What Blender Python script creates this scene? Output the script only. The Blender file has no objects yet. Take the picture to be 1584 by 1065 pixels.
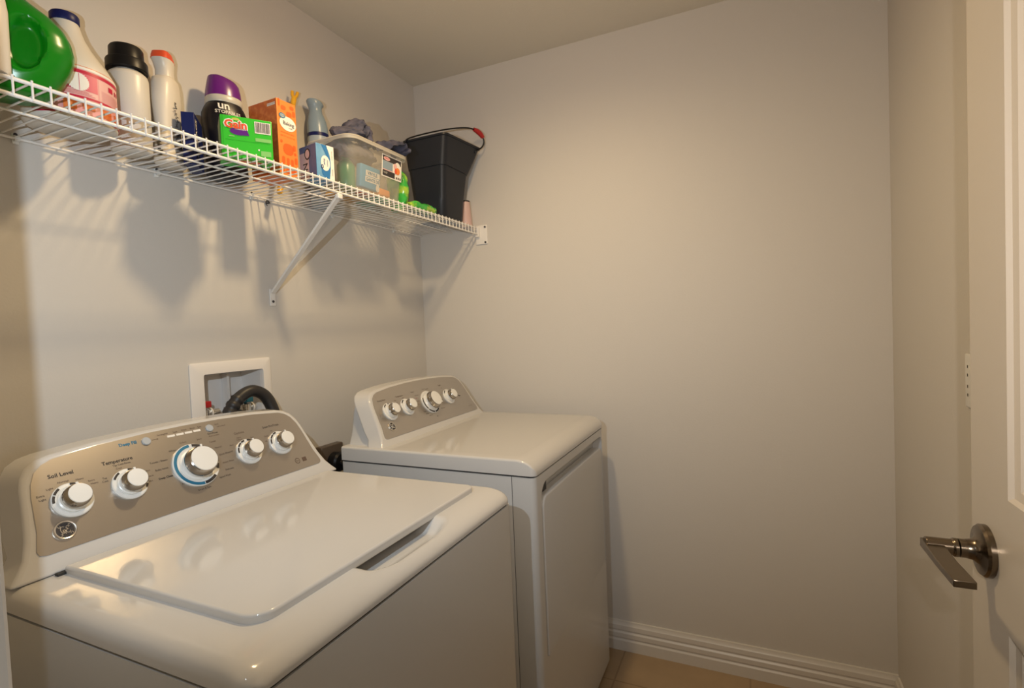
import bpy, bmesh, math, random
from math import sin, cos, pi, radians, sqrt
from mathutils import Matrix, Vector, noise

C = bpy.context.scene.collection
SC = bpy.context.scene

# ------------------------------------------------------------------ camera
CAM = Vector((-2.0420, -1.3797, 1.3232))
FWD = Vector((0.90864, 0.41612, -0.03482))
RGT = Vector((0.41470, -0.90901, -0.04158))
UPV = Vector((0.04895, -0.02334, 0.99853))
cam_d = bpy.data.cameras.new('camera')
cam = bpy.data.objects.new('camera', cam_d)
C.objects.link(cam)
m = Matrix((RGT, UPV, -FWD)).transposed().to_4x4()
m.translation = CAM
cam.matrix_world = m
cam_d.sensor_width = 36.0
cam_d.lens = 36.0 * 804.8 / 1584.0
cam_d.clip_start = 0.02
SC.camera = cam

# ------------------------------------------------------------------ world, lights, exposure
w = bpy.data.worlds.new('world')
SC.world = w
w.use_nodes = True
w.node_tree.nodes['Background'].inputs[0].default_value = (0.9, 0.95, 1.0, 1)
w.node_tree.nodes['Background'].inputs[1].default_value = 0.02

def lamp(name, kind, loc, energy, color, size=None, direction=None, spot=None, blend=1.0):
    d = bpy.data.lights.new(name, kind)
    d.energy = energy
    d.color = color
    if kind in ('POINT', 'SPOT'):
        d.shadow_soft_size = size
    if kind == 'SPOT':
        d.spot_size = radians(spot)
        d.spot_blend = blend
    if kind == 'AREA':
        d.shape = 'DISK'
        d.size = size
    o = bpy.data.objects.new(name, d)
    C.objects.link(o)
    o.location = loc
    if direction is not None:
        o.rotation_euler = Vector(direction).to_track_quat('-Z', 'Y').to_euler()
    return o

WARM = (1.0, 0.75, 0.415)
COOL = (0.78, 0.90, 1.0)
lamp('ceiling_bulb', 'SPOT', (-0.95, -0.75, 2.34), 33, WARM, 0.04, (0, 0, -1), 180, 0.9)
lamp('ceiling_bulb_glow', 'POINT', (-0.95, -0.75, 2.30), 2.6, (1.0, 0.5, 0.15), 0.05)
lamp('doorway_light', 'SPOT', (-1.925, -1.03, 1.49), 24, COOL, 0.0015, (0.80, 0.60, 0.03), 132, 1.0)
lamp('camera_flash', 'SPOT', (-2.095, -1.405, 1.41), 32, (1.0, 0.88, 0.76), 0.006, (0.97, 0.0, 0.13), 110, 1.0)  # stands for a flash at the camera, not a lamp of the hall
lamp('jamb_fill_light', 'AREA', (-2.32, -2.95, 1.35), 11, (0.80, 0.92, 1.0), 0.5, (0.0, 1, -0.05))  # added soft fill to brighten the left door jamb, no window behind it

SC.view_settings.view_transform = 'Standard'
SC.view_settings.look = 'None'
SC.view_settings.gamma = 1.0
SC.view_settings.use_curve_mapping = False
SC.view_settings.exposure = 0.0
SC.cycles.caustics_reflective = False
SC.cycles.caustics_refractive = False

# ------------------------------------------------------------------ materials
def mat(name, col, rough=0.5, metal=0.0, coat=0.0, spec=0.5, alpha=1.0, trans=0.0, bump=None, vary=None, emit=None, aniso=0.0, sss=0.0):
    mt = bpy.data.materials.new(name)
    mt.use_nodes = True
    nt = mt.node_tree
    b = nt.nodes['Principled BSDF']
    b.inputs['Base Color'].default_value = (*col, 1)
    b.inputs['Roughness'].default_value = rough
    b.inputs['Metallic'].default_value = metal
    b.inputs['Coat Weight'].default_value = coat
    b.inputs['Coat Roughness'].default_value = 0.04
    b.inputs['Specular IOR Level'].default_value = spec
    b.inputs['Alpha'].default_value = alpha
    b.inputs['Transmission Weight'].default_value = trans
    b.inputs['Anisotropic'].default_value = aniso
    if sss:
        b.inputs['Subsurface Weight'].default_value = sss
        b.inputs['Subsurface Radius'].default_value = (0.02, 0.02, 0.02)
    tc = nt.nodes.new('ShaderNodeTexCoord')
    if vary:
        scale, c2, lo, hi = vary
        n = nt.nodes.new('ShaderNodeTexNoise')
        n.inputs['Scale'].default_value = scale
        n.inputs['Detail'].default_value = 3
        nt.links.new(tc.outputs['Object'], n.inputs['Vector'])
        r = nt.nodes.new('ShaderNodeValToRGB')
        r.color_ramp.elements[0].position = lo
        r.color_ramp.elements[1].position = hi
        r.color_ramp.elements[0].color = (*col, 1)
        r.color_ramp.elements[1].color = (*c2, 1)
        nt.links.new(n.outputs['Fac'], r.inputs['Fac'])
        nt.links.new(r.outputs['Color'], b.inputs['Base Color'])
    if bump:
        scale, strength, dist = bump
        n = nt.nodes.new('ShaderNodeTexNoise')
        n.inputs['Scale'].default_value = scale
        n.inputs['Detail'].default_value = 2
        nt.links.new(tc.outputs['Object'], n.inputs['Vector'])
        bp = nt.nodes.new('ShaderNodeBump')
        bp.inputs['Strength'].default_value = strength
        bp.inputs['Distance'].default_value = dist
        nt.links.new(n.outputs['Fac'], bp.inputs['Height'])
        nt.links.new(bp.outputs['Normal'], b.inputs['Normal'])
    return mt

M = {}
M['wall'] = mat('wall_paint', (0.62, 0.595, 0.56), 0.55, bump=(160, 0.12, 0.002), spec=0.3)
M['ceiling'] = mat('ceiling_paint', (0.665, 0.615, 0.525), 0.8, bump=(120, 0.2, 0.002), spec=0.2)
M['trim'] = mat('trim_paint', (0.68, 0.655, 0.62), 0.3)
M['door'] = mat('door_paint', (0.55, 0.505, 0.445), 0.32, bump=(220, 0.03, 0.001))
M['enamel'] = mat('white_enamel', (0.60, 0.592, 0.58), 0.10, coat=0.0)
M['steel_white'] = mat('white_painted_steel', (0.58, 0.58, 0.575), 0.35, coat=0.2, bump=(420, 0.03, 0.0005))
M['plastic_white'] = mat('white_plastic', (0.80, 0.80, 0.78), 0.3)
M['gap'] = mat('dark_gap', (0.03, 0.03, 0.03), 0.7)
M['silver'] = mat('brushed_silver', (0.50, 0.465, 0.425), 0.30, metal=0.85, aniso=0.0, bump=(500, 0.04, 0.0003))
M['chrome'] = mat('chrome', (0.50, 0.47, 0.43), 0.14, metal=1.0)
M['badge'] = mat('badge_chrome', (0.80, 0.77, 0.72), 0.25, metal=0.9)
M['nickel'] = mat('dark_nickel', (0.19, 0.155, 0.12), 0.22, metal=1.0)
M['ink'] = mat('dark_ink', (0.035, 0.03, 0.03), 0.6)
M['ink_blue'] = mat('blue_ink', (0.02, 0.17, 0.30), 0.5)
M['ink_brown'] = mat('brown_ink', (0.12, 0.08, 0.06), 0.6)
M['grey_button'] = mat('grey_button', (0.42, 0.45, 0.48), 0.35)
M['wire'] = mat('white_vinyl_wire', (0.80, 0.78, 0.75), 0.35)
M['clip'] = mat('clip_plastic', (0.75, 0.76, 0.74), 0.3)
M['screw'] = mat('dark_screw', (0.08, 0.08, 0.09), 0.4, metal=0.7)
M['box_white'] = mat('outlet_box_plastic', (0.80, 0.77, 0.74), 0.4)
M['rubber'] = mat('black_rubber', (0.022, 0.02, 0.02), 0.45)
M['brass'] = mat('brass', (0.45, 0.30, 0.12), 0.3, metal=1.0)
M['red'] = mat('red_plastic', (0.42, 0.02, 0.02), 0.35)
M['recept'] = mat('brown_receptacle', (0.10, 0.075, 0.055), 0.4)
M['black'] = mat('black_plastic', (0.006, 0.006, 0.007), 0.38, spec=0.3)
M['green_jug'] = mat('green_plastic', (0.003, 0.19, 0.005), 0.26, coat=0.0, spec=0.4)
M['green_dark'] = mat('dark_green_plastic', (0.006, 0.10, 0.01), 0.3)
M['milky'] = mat('milky_plastic', (0.66, 0.63, 0.58), 0.35, sss=0.15)
M['cream'] = mat('cream_plastic', (0.74, 0.69, 0.62), 0.35)
M['navy'] = mat('navy_plastic', (0.005, 0.010, 0.085), 0.4, spec=0.3)
M['navy_card'] = mat('navy_card', (0.006, 0.014, 0.10), 0.4, spec=0.3)
M['pink'] = mat('pink_print', (0.74, 0.34, 0.34), 0.4)
M['pink_deep'] = mat('rose_print', (0.66, 0.13, 0.18), 0.4)
M['pink_pale'] = mat('pale_pink_print', (0.76, 0.45, 0.42), 0.4)
M['crimson'] = mat('crimson_print', (0.50, 0.01, 0.05), 0.4)
M['paper'] = mat('white_print', (0.80, 0.77, 0.72), 0.5)
M['orange_red'] = mat('orange_red_plastic', (0.75, 0.09, 0.03), 0.35)
M['bottle_black'] = mat('black_label', (0.006, 0.005, 0.009), 0.36, spec=0.35)
M['purple'] = mat('purple_plastic', (0.13, 0.012, 0.20), 0.25)
M['purple_print'] = mat('purple_print', (0.10, 0.01, 0.22), 0.4)
M['collar'] = mat('grey_collar', (0.52, 0.50, 0.46), 0.3)
M['gain_green'] = mat('bright_green_card', (0.035, 0.50, 0.03), 0.35)
M['gain_light'] = mat('light_green_print', (0.22, 0.55, 0.16), 0.4)
M['gain_yellow'] = mat('yellow_green_print', (0.50, 0.55, 0.10), 0.4)
M['bottle_green'] = mat('deep_green_plastic', (0.015, 0.20, 0.06), 0.3)
M['film'] = mat('pale_green_film', (0.42, 0.52, 0.30), 0.3)
M['orange'] = mat('orange_card', (0.82, 0.23, 0.045), 0.4)
M['orange_dk'] = mat('deep_orange_print', (0.72, 0.12, 0.02), 0.4)
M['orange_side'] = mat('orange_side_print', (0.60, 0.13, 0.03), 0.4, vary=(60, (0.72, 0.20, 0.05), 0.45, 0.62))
M['yellow'] = mat('yellow_plastic', (0.80, 0.42, 0.02), 0.35)
M['blue_grey'] = mat('blue_grey_plastic', (0.24, 0.32, 0.39), 0.3)
M['blue_pale'] = mat('pale_blue_film', (0.34, 0.40, 0.45), 0.35)
M['blue_card'] = mat('blue_card', (0.10, 0.28, 0.52), 0.4, vary=(14, (0.20, 0.40, 0.60), 0.35, 0.65))
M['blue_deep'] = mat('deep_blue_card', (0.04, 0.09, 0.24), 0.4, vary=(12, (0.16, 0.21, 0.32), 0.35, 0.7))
M['blue_mid'] = mat('mid_blue_print', (0.03, 0.17, 0.42), 0.4)
M['mauve'] = mat('mauve_print', (0.55, 0.44, 0.46), 0.45)
M['tub'] = mat('frosted_clear_plastic', (0.62, 0.58, 0.50), 0.28, alpha=0.18)
M['tub_rim'] = mat('frosted_rim_plastic', (0.64, 0.60, 0.53), 0.3, alpha=0.5)
M['cloth'] = mat('grey_terry_cloth', (0.055, 0.060, 0.095), 0.95, spec=0.1, bump=(500, 0.8, 0.002), vary=(25, (0.12, 0.115, 0.16), 0.4, 0.65))
M['charcoal'] = mat('charcoal_plastic', (0.015, 0.018, 0.026), 0.42, spec=0.35)
M['pack_green'] = mat('green_bag_film', (0.05, 0.42, 0.06), 0.2, vary=(30, (0.35, 0.55, 0.06), 0.5, 0.62))
M['pack_teal'] = mat('mint_card', (0.10, 0.48, 0.28), 0.4)
M['pack_blue'] = mat('glove_pack_blue', (0.06, 0.32, 0.55), 0.35)
M['pack_orange'] = mat('orange_sponge', (0.75, 0.30, 0.08), 0.8)
M['pink_cup'] = mat('blush_plastic', (0.66, 0.46, 0.42), 0.4)

# floor tile
def tile_mat():
    mt = bpy.data.materials.new('beige_tile')
    mt.use_nodes = True
    nt = mt.node_tree
    b = nt.nodes['Principled BSDF']
    tc = nt.nodes.new('ShaderNodeTexCoord')
    mp = nt.nodes.new('ShaderNodeMapping')
    mp.inputs['Location'].default_value = (0.20, 0.895 + 0.457 * 4, 0)
    br = nt.nodes.new('ShaderNodeTexBrick')
    br.offset = 0.0
    br.inputs['Scale'].default_value = 1.0
    br.inputs['Brick Width'].default_value = 0.457
    br.inputs['Row Height'].default_value = 0.457
    br.inputs['Mortar Size'].default_value = 0.003
    br.inputs['Color1'].default_value = (0.46, 0.33, 0.20, 1)
    br.inputs['Color2'].default_value = (0.44, 0.31, 0.185, 1)
    br.inputs['Mortar'].default_value = (0.33, 0.23, 0.135, 1)
    n = nt.nodes.new('ShaderNodeTexNoise')
    n.inputs['Scale'].default_value = 9
    n.inputs['Detail'].default_value = 5
    mx = nt.nodes.new('ShaderNodeMixRGB')
    mx.blend_type = 'MULTIPLY'
    mx.inputs['Fac'].default_value = 0.35
    nt.links.new(tc.outputs['Object'], mp.inputs['Vector'])
    nt.links.new(mp.outputs['Vector'], br.inputs['Vector'])
    nt.links.new(tc.outputs['Object'], n.inputs['Vector'])
    nt.links.new(br.outputs['Color'], mx.inputs['Color1'])
    nt.links.new(n.outputs['Fac'], mx.inputs['Color2'])
    nt.links.new(mx.outputs['Color'], b.inputs['Base Color'])
    b.inputs['Roughness'].default_value = 0.4
    return mt
M['tile'] = tile_mat()

# ------------------------------------------------------------------ mesh helpers
I4 = Matrix.Identity(4)
def T(x, y, z): return Matrix.Translation((x, y, z))
def RZ(a): return Matrix.Rotation(radians(a), 4, 'Z')
def RX(a): return Matrix.Rotation(radians(a), 4, 'X')
def RY(a): return Matrix.Rotation(radians(a), 4, 'Y')
def frame(o, u, v):
    u = Vector(u).normalized(); v = Vector(v)
    v = (v - u * v.dot(u)).normalized()
    n = u.cross(v)
    mm = Matrix((u, v, n)).transposed().to_4x4()
    mm.translation = Vector(o)
    return mm

class MB:
    def __init__(s, mt=None):
        s.bm = bmesh.new(); s.mats = []; s.cur = 0
        if mt: s.use(mt)
    def use(s, mt):
        if isinstance(mt, str): mt = M[mt]
        if mt not in s.mats: s.mats.append(mt)
        s.cur = s.mats.index(mt)
        return s
    def add(s, verts, faces, X=I4):
        vs = [s.bm.verts.new(X @ Vector(v)) for v in verts]
        for f in faces:
            try:
                fc = s.bm.faces.new([vs[i] for i in f]); fc.material_index = s.cur
            except ValueError:
                pass
        return s
    def merge(s, bm2, X=I4):
        bm2.verts.index_update()
        s.add([v.co.copy() for v in bm2.verts], [[v.index for v in f.verts] for f in bm2.faces], X)
        bm2.free(); return s
    def box(s, lo, hi, X=I4, r=0.0, seg=3):
        b = bmesh.new()
        bmesh.ops.create_cube(b, size=1)
        c = [(lo[i] + hi[i]) / 2 for i in range(3)]; d = [hi[i] - lo[i] for i in range(3)]
        for v in b.verts: v.co = Vector((c[0] + v.co.x * d[0], c[1] + v.co.y * d[1], c[2] + v.co.z * d[2]))
        if r: bmesh.ops.bevel(b, geom=b.edges[:], offset=r, segments=seg, profile=0.5, affect='EDGES')
        return s.merge(b, X)
    def loft(s, rings, X=I4, cap0=True, cap1=True, closed=True):
        n = len(rings[0]); V = [p for r in rings for p in r]; F = []
        k = n if closed else n - 1
        for i in range(len(rings) - 1):
            for j in range(k):
                a = i * n + j; b = i * n + (j + 1) % n
                F.append((a, b, b + n, a + n))
        if cap0: F.append(tuple(reversed(range(n))))
        if cap1: F.append(tuple(range((len(rings) - 1) * n, len(rings) * n)))
        return s.add(V, F, X)
    def lathe(s, prof, X=I4, n=40, sx=1.0, sy=1.0, cap0=True, cap1=True):
        rings = [[(r * sx * cos(2 * pi * j / n), r * sy * sin(2 * pi * j / n), z) for j in range(n)] for r, z in prof]
        return s.loft(rings, X, cap0, cap1)
    def prism(s, poly, z0, z1, X=I4):
        return s.loft([[(x, y, z0) for x, y in poly], [(x, y, z1) for x, y in poly]], X)
    def tube(s, pts, r, n=10, X=I4, closed=False, rfun=None):
        pts = [Vector(p) for p in pts]; rings = []
        up = Vector((0, 0, 1)); N = len(pts)
        prev = None
        for i, p in enumerate(pts):
            if closed: t = pts[(i + 1) % N] - pts[i - 1]
            else: t = pts[min(i + 1, N - 1)] - pts[max(i - 1, 0)]
            t.normalize()
            if prev is None:
                a = up if abs(t.dot(up)) < 0.9 else Vector((1, 0, 0))
                u = t.cross(a).normalized()
            else:
                u = (prev - t * prev.dot(t)).normalized()
            prev = u
            v = t.cross(u); rr = rfun(i) if rfun else r
            rings.append([tuple(p + (u * cos(2 * pi * j / n) + v * sin(2 * pi * j / n)) * rr) for j in range(n)])
        if closed: rings.append(rings[0]); return s.loft(rings, X, False, False)
        return s.loft(rings, X)
    def disc(s, r, X=I4, n=32, sx=1, sy=1):
        return s.add([(r * sx * cos(2 * pi * j / n), r * sy * sin(2 * pi * j / n), 0) for j in range(n)], [tuple(range(n))], X)
    def rect(s, x0, y0, x1, y1, X=I4, z=0.0):
        return s.add([(x0, y0, z), (x1, y0, z), (x1, y1, z), (x0, y1, z)], [(0, 1, 2, 3)], X)
    def arc(s, r0, r1, a0, a1, X=I4, n=24, z=0.0):
        V = []; F = []
        for i in range(n + 1):
            a = radians(a0 + (a1 - a0) * i / n)
            V += [(r0 * cos(a), r0 * sin(a), z), (r1 * cos(a), r1 * sin(a), z)]
        for i in range(n): F.append((2 * i, 2 * i + 1, 2 * i + 3, 2 * i + 2) if a1 < a0 else (2 * i, 2 * i + 1, 2 * i + 3, 2 * i + 2))
        return s.add(V, F, X)
    def text(s, txt, size, X=I4, align='CENTER', bold=0.0, sx=1.0):
        cu = bpy.data.curves.new('t', 'FONT'); cu.body = txt; cu.size = size; cu.align_x = align; cu.align_y = 'CENTER'
        cu.offset = bold; cu.resolution_u = 2
        ob = bpy.data.objects.new('t', cu)
        me = bpy.data.meshes.new_from_object(ob)
        s.add([(v.co.x * sx, v.co.y, v.co.z) for v in me.vertices], [tuple(p.vertices) for p in me.polygons], X)
        bpy.data.meshes.remove(me); bpy.data.objects.remove(ob); bpy.data.curves.remove(cu)
        return s
    def build(s, name, parent=None, smooth=35, bevel=0.0, bseg=3, loc=None, label=None, recalc=True):
        if recalc: bmesh.ops.recalc_face_normals(s.bm, faces=s.bm.faces[:])
        me = bpy.data.meshes.new(name)
        s.bm.to_mesh(me); s.bm.free()
        for mt in s.mats: me.materials.append(mt)
        if smooth:
            for p in me.polygons: p.use_smooth = True
            me.set_sharp_from_angle(angle=radians(smooth))
        o = bpy.data.objects.new(name, me); C.objects.link(o)
        if parent is not None: o.parent = parent
        if loc is not None: o.location = loc
        if bevel:
            bv = o.modifiers.new('bevel', 'BEVEL'); bv.width = bevel; bv.segments = bseg
            bv.limit_method = 'ANGLE'; bv.angle_limit = radians(40)
        if label: o['label'] = label
        return o

def thing(name, label, cat, loc=(0, 0, 0), rz=0.0, group=None):
    o = bpy.data.objects.new(name, None); C.objects.link(o)
    o.empty_display_size = 0.05
    o.location = loc; o.rotation_euler = (0, 0, radians(rz))
    o['label'] = label; o['category'] = cat
    if group: o['group'] = group
    return o
def tag(o, label, cat, group=None):
    o['label'] = label; o['category'] = cat
    if group: o['group'] = group
    return o
def struct(o):
    o['kind'] = 'structure'; return o
def bool_cut(o, cutter):
    md = o.modifiers.new('cut', 'BOOLEAN'); md.operation = 'DIFFERENCE'; md.object = cutter; md.solver = 'EXACT'
    bpy.context.view_layer.update()
    dg = bpy.context.evaluated_depsgraph_get()
    me = bpy.data.meshes.new_from_object(o.evaluated_get(dg))
    o.modifiers.remove(md)
    old = o.data; o.data = me; me.name = old.name
    bpy.data.objects.remove(cutter)
    for p in me.polygons: p.use_smooth = True
    me.set_sharp_from_angle(angle=radians(35))
def rrect(x0, y0, x1, y1, r, n=6):
    if not isinstance(r, (tuple, list)): r = (r,) * 4   # order: (x1,y0),(x1,y1),(x0,y1),(x0,y0)
    P = []
    for k, (cx, cy, a0) in enumerate(((x1, y0, -90), (x1, y1, 0), (x0, y1, 90), (x0, y0, 180))):
        rr = max(r[k], 1e-4)
        ox = cx - rr if cx == x1 else cx + rr
        oy = cy - rr if cy == y1 else cy + rr
        for i in range(n + 1):
            a = radians(a0 + 90 * i / n)
            P.append((ox + rr * cos(a), oy + rr * sin(a)))
    return P
def smoothstep(a, b, x):
    t = min(1, max(0, (x - a) / (b - a))); return t * t * (3 - 2 * t)
def catmull(pts, k=8, closed=False):
    pts = [Vector(p) for p in pts]; out = []; N = len(pts)
    rng = range(N if closed else N - 1)
    for i in rng:
        if closed: a, b, c, d = pts[i - 1], pts[i], pts[(i + 1) % N], pts[(i + 2) % N]
        else: a, b, c, d = pts[max(i - 1, 0)], pts[i], pts[i + 1], pts[min(i + 2, N - 1)]
        for j in range(k):
            t = j / k
            out.append(0.5 * ((2 * b) + (c - a) * t + (2 * a - 5 * b + 4 * c - d) * t * t + (3 * b - a - 3 * c + d) * t ** 3))
    if not closed: out.append(pts[-1])
    return out

# ------------------------------------------------------------------ room shell
H = 2.44; D = -1.80; XE = -1.88; XO = -2.0
JY = -0.906; DY = -1.668           # door opening along y
mb = MB('tile'); mb.box((-3.4, -3.2, -0.10), (0.12, 0.9, 0.0)); struct(mb.build('floor', smooth=0))
mb = MB('ceiling'); mb.box((-3.4, -3.2, H), (0.12, 0.9, H + 0.1)); struct(mb.build('ceiling', smooth=0))
# wall behind the machines, with the hole of the valve box
HX0, HX1, HZ0, HZ1 = -1.094, -0.900, 1.045, 1.2235
mb = MB('wall')
mb.box((XE - 0.12, 0, 0), (HX0, 0.12, H)); mb.box((HX1, 0, 0), (0.12, 0.12, H))
mb.box((HX0, 0, 0), (HX1, 0.12, HZ0)); mb.box((HX0, 0, HZ1), (HX1, 0.12, H))
struct(mb.build('wall_left', smooth=0))
mb = MB('wall'); mb.box((0, D - 0.12, 0), (0.12, 0.0, H)); struct(mb.build('wall_back', smooth=0))
mb = MB('wall'); mb.box((XE - 0.12, D - 0.12, 0), (0.0, D, H)); struct(mb.build('wall_right', smooth=0))
mb = MB('wall')
mb.box((XO, JY + 0.018, 0), (XE, 0.0, H)); mb.box((XO, D, 0), (XE, DY - 0.018, H)); mb.box((XO, DY - 0.018, 2.06), (XE, JY + 0.018, H))
struct(mb.build('wall_front', smooth=0))
mb = MB('wall')
mb.box((-3.4, -3.2, 0), (-3.3, 0.9, H)); mb.box((-3.3, -3.2, 0), (XO, -3.1, H)); mb.box((-3.3, 0.8, 0), (XO, 0.9, H))
mb.box((XO, -3.1, 0), (XO + 0.1, D - 0.12, H)); mb.box((XO, 0.12, 0), (XO + 0.1, 0.8, H))
struct(mb.build('wall_hall', smooth=0))
# door lining, stop and casing
mb = MB('trim')
mb.box((XO, JY, 0), (XE, JY + 0.018, 2.06)); mb.box((XO, DY - 0.018, 0), (XE, DY, 2.06)); mb.box((XO, DY, 2.042), (XE, JY, 2.06))
mb.box((XO + 0.03, JY - 0.011, 0), (XE - 0.045, JY, 2.042))
struct(mb.build('trim_1', smooth=0, bevel=0.0015, bseg=2))
mb = MB('trim')
for x0, x1 in ((XE, XE + 0.015), (XO - 0.015, XO)):
    mb.box((x0, JY + 0.006, 0), (x1, JY + 0.066, 2.12)); mb.box((x0, DY - 0.072, 0), (x1, DY - 0.006, 2.12))
    mb.box((x0, DY - 0.072, 2.048), (x1, JY + 0.066, 2.12))
struct(mb.build('trim_2', smooth=0, bevel=0.003, bseg=2))
# baseboards
prof = [(0, 0), (0.016, 0), (0.016, 0.040), (0.0125, 0.046), (0.0125, 0.050), (0.015, 0.054), (0.015, 0.070), (0.011, 0.076), (0.011, 0.080), (0.013, 0.084), (0.012, 0.100), (0.007, 0.108), (0.006, 0.116), (0, 0.117)]
def baseboard(name, p0, p1, inward):
    p0, p1, n = Vector(p0), Vector(p1), Vector(inward)
    mb = MB('trim')
    mb.loft([[tuple(p + n * a + Vector((0, 0, b))) for a, b in prof] for p in (p0, p1)])
    return struct(mb.build(name, smooth=25))
baseboard('baseboard_back', (0, 0, 0), (0, D, 0), (-1, 0, 0))
baseboard('baseboard_right', (XE + 0.02, D, 0), (-0.016, D, 0), (0, 1, 0))
baseboard('baseboard_left', (XE + 0.02, 0, 0), (-0.016, 0, 0), (0, -1, 0))

# ------------------------------------------------------------------ door leaf with lever
YF = -1.655; YB = -1.690; DX0 = -1.872; DX1 = -1.129; DZ1 = 2.032
door = MB('door')
def panel_rings(x0, z0, x1, z1):
    # a moulded panel: (inset, depth) rings stepping into the leaf
    return [[(x0 + i, YF - d, z0 + i), (x1 - i, YF - d, z0 + i), (x1 - i, YF - d, z1 - i), (x0 + i, YF - d, z1 - i)]
            for i, d in ((0, 0), (0.004, 0.005), (0.014, 0.007), (0.018, 0.011), (0.030, 0.013), (0.033, 0.016), (0.075, 0.013), (0.095, 0.006))]
px0, px1 = DX0 + 0.112, DX1 - 0.112
pz = ((0.24, 0.925), (1.090, 1.915))
xs = (DX0, px0, px1, DX1); zs = (0.008, pz[0][0], pz[0][1], pz[1][0], pz[1][1], DZ1)
for i in range(3):
    for k in range(5):
        if i == 1 and k in (1, 3): continue
        door.add([(xs[i], YF, zs[k]), (xs[i + 1], YF, zs[k]), (xs[i + 1], YF, zs[k + 1]), (xs[i], YF, zs[k + 1])], [(0, 1, 2, 3)])
for z0, z1 in pz: door.loft(panel_rings(px0, z0, px1, z1), cap0=False)
door.add([(DX0, YF, .008), (DX1, YF, .008), (DX1, YF, DZ1), (DX0, YF, DZ1), (DX0, YB, .008), (DX1, YB, .008), (DX1, YB, DZ1), (DX0, YB, DZ1)],
         [(4, 5, 6, 7), (0, 1, 5, 4), (1, 2, 6, 5), (2, 3, 7, 6), (3, 0, 4, 7)])
bmesh.ops.remove_doubles(door.bm, verts=door.bm.verts[:], dist=1e-5)
dleaf = struct(door.build('door_1', smooth=20))
# lever handle: part of the door
LX, LZ = -1.181, 1.004
mb = MB('nickel')
XL = frame((LX, YF, LZ), (1, 0, 0), (0, 0, 1)) @ RX(0)          # local z = -y ... flip below
XL = Matrix(((1, 0, 0, LX), (0, 0, 1, YF), (0, 1, 0, LZ), (0, 0, 0, 1)))   # local z -> +y
mb.lathe([(0.0335, 0.0), (0.0335, 0.006), (0.031, 0.009), (0.018, 0.0115), (0.0135, 0.016), (0.0120, 0.024), (0.0120, 0.030)], XL)
mb.build('door_rosette', dleaf)
mb = MB('nickel')
mb.lathe([(0.0122, 0.031), (0.0122, 0.036), (0.0105, 0.037), (0.0105, 0.066)], XL, n=28)
mb.loft([[(LX + 0.011, y0, LZ + z) for y0, z in ((YF + 0.047, 0.005), (YF + 0.069, 0.005), (YF + 0.069, -0.007), (YF + 0.047, -0.007))],
         [(LX - 0.055, y0, LZ + z) for y0, z in ((YF + 0.047, 0.003), (YF + 0.069, 0.003), (YF + 0.069, -0.006), (YF + 0.047, -0.006))],
         [(LX - 0.112, y0, LZ + z) for y0, z in ((YF + 0.045, 0.003), (YF + 0.067, 0.003), (YF + 0.067, -0.006), (YF + 0.045, -0.006))]])
mb.build('door_lever', dleaf, bevel=0.0015, bseg=2)

# ------------------------------------------------------------------ switch plate on right wall, behind door
sw = thing('light_switch', 'white switch plate on the right wall half hidden behind the open door', 'switch', (-0.685, D, 1.168))
mb = MB('plastic_white'); mb.box((-0.048, 0, -0.057), (0.048, 0.006, 0.057), r=0.003)
mb.use('ink')
for z in (-0.046, 0.046): mb.lathe([(0.003, 0), (0.003, 0.001)], T(0.0, 0.0062, z) @ RX(-90), n=10)
for z in (-0.03, -0.012, 0.012, 0.03): mb.box((0.030, 0.0062, z - 0.003), (0.033, 0.0066, z + 0.003))
mb.build('switch_plate', sw)
mb = MB('plastic_white'); mb.box((-0.016, 0.006, -0.033), (0.016, 0.0085, 0.033), r=0.001); mb.build('rocker', sw)

# ------------------------------------------------------------------ machines
TH = radians(30)
XC = frame((0, -0.345, 0.985), (1, 0, 0), (0, sin(TH), cos(TH)))    # console plane
def sym(half):      # outline from right-hand half points (bottom -> top middle)
    return half + [(-x, y) for x, y in reversed(half) if x > 1e-6]
SHELL = [(0.344, -0.034), (0.331, -0.018), (0.318, 0.002), (0.308, 0.030), (0.302, 0.060), (0.297, 0.090), (0.293, 0.115), (0.287, 0.135), (0.276, 0.152), (0.259, 0.163), (0.238, 0.1685), (0.17, 0.1755), (0.08, 0.1795), (0.0, 0.181)]
FACE = [(0.290, 0.000), (0.298, 0.003), (0.300, 0.010), (0.292, 0.040), (0.288, 0.070), (0.284, 0.100), (0.279, 0.122), (0.270, 0.141), (0.257, 0.153), (0.240, 0.160), (0.17, 0.1685), (0.08, 0.1735), (0.0, 0.1745)]

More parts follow.
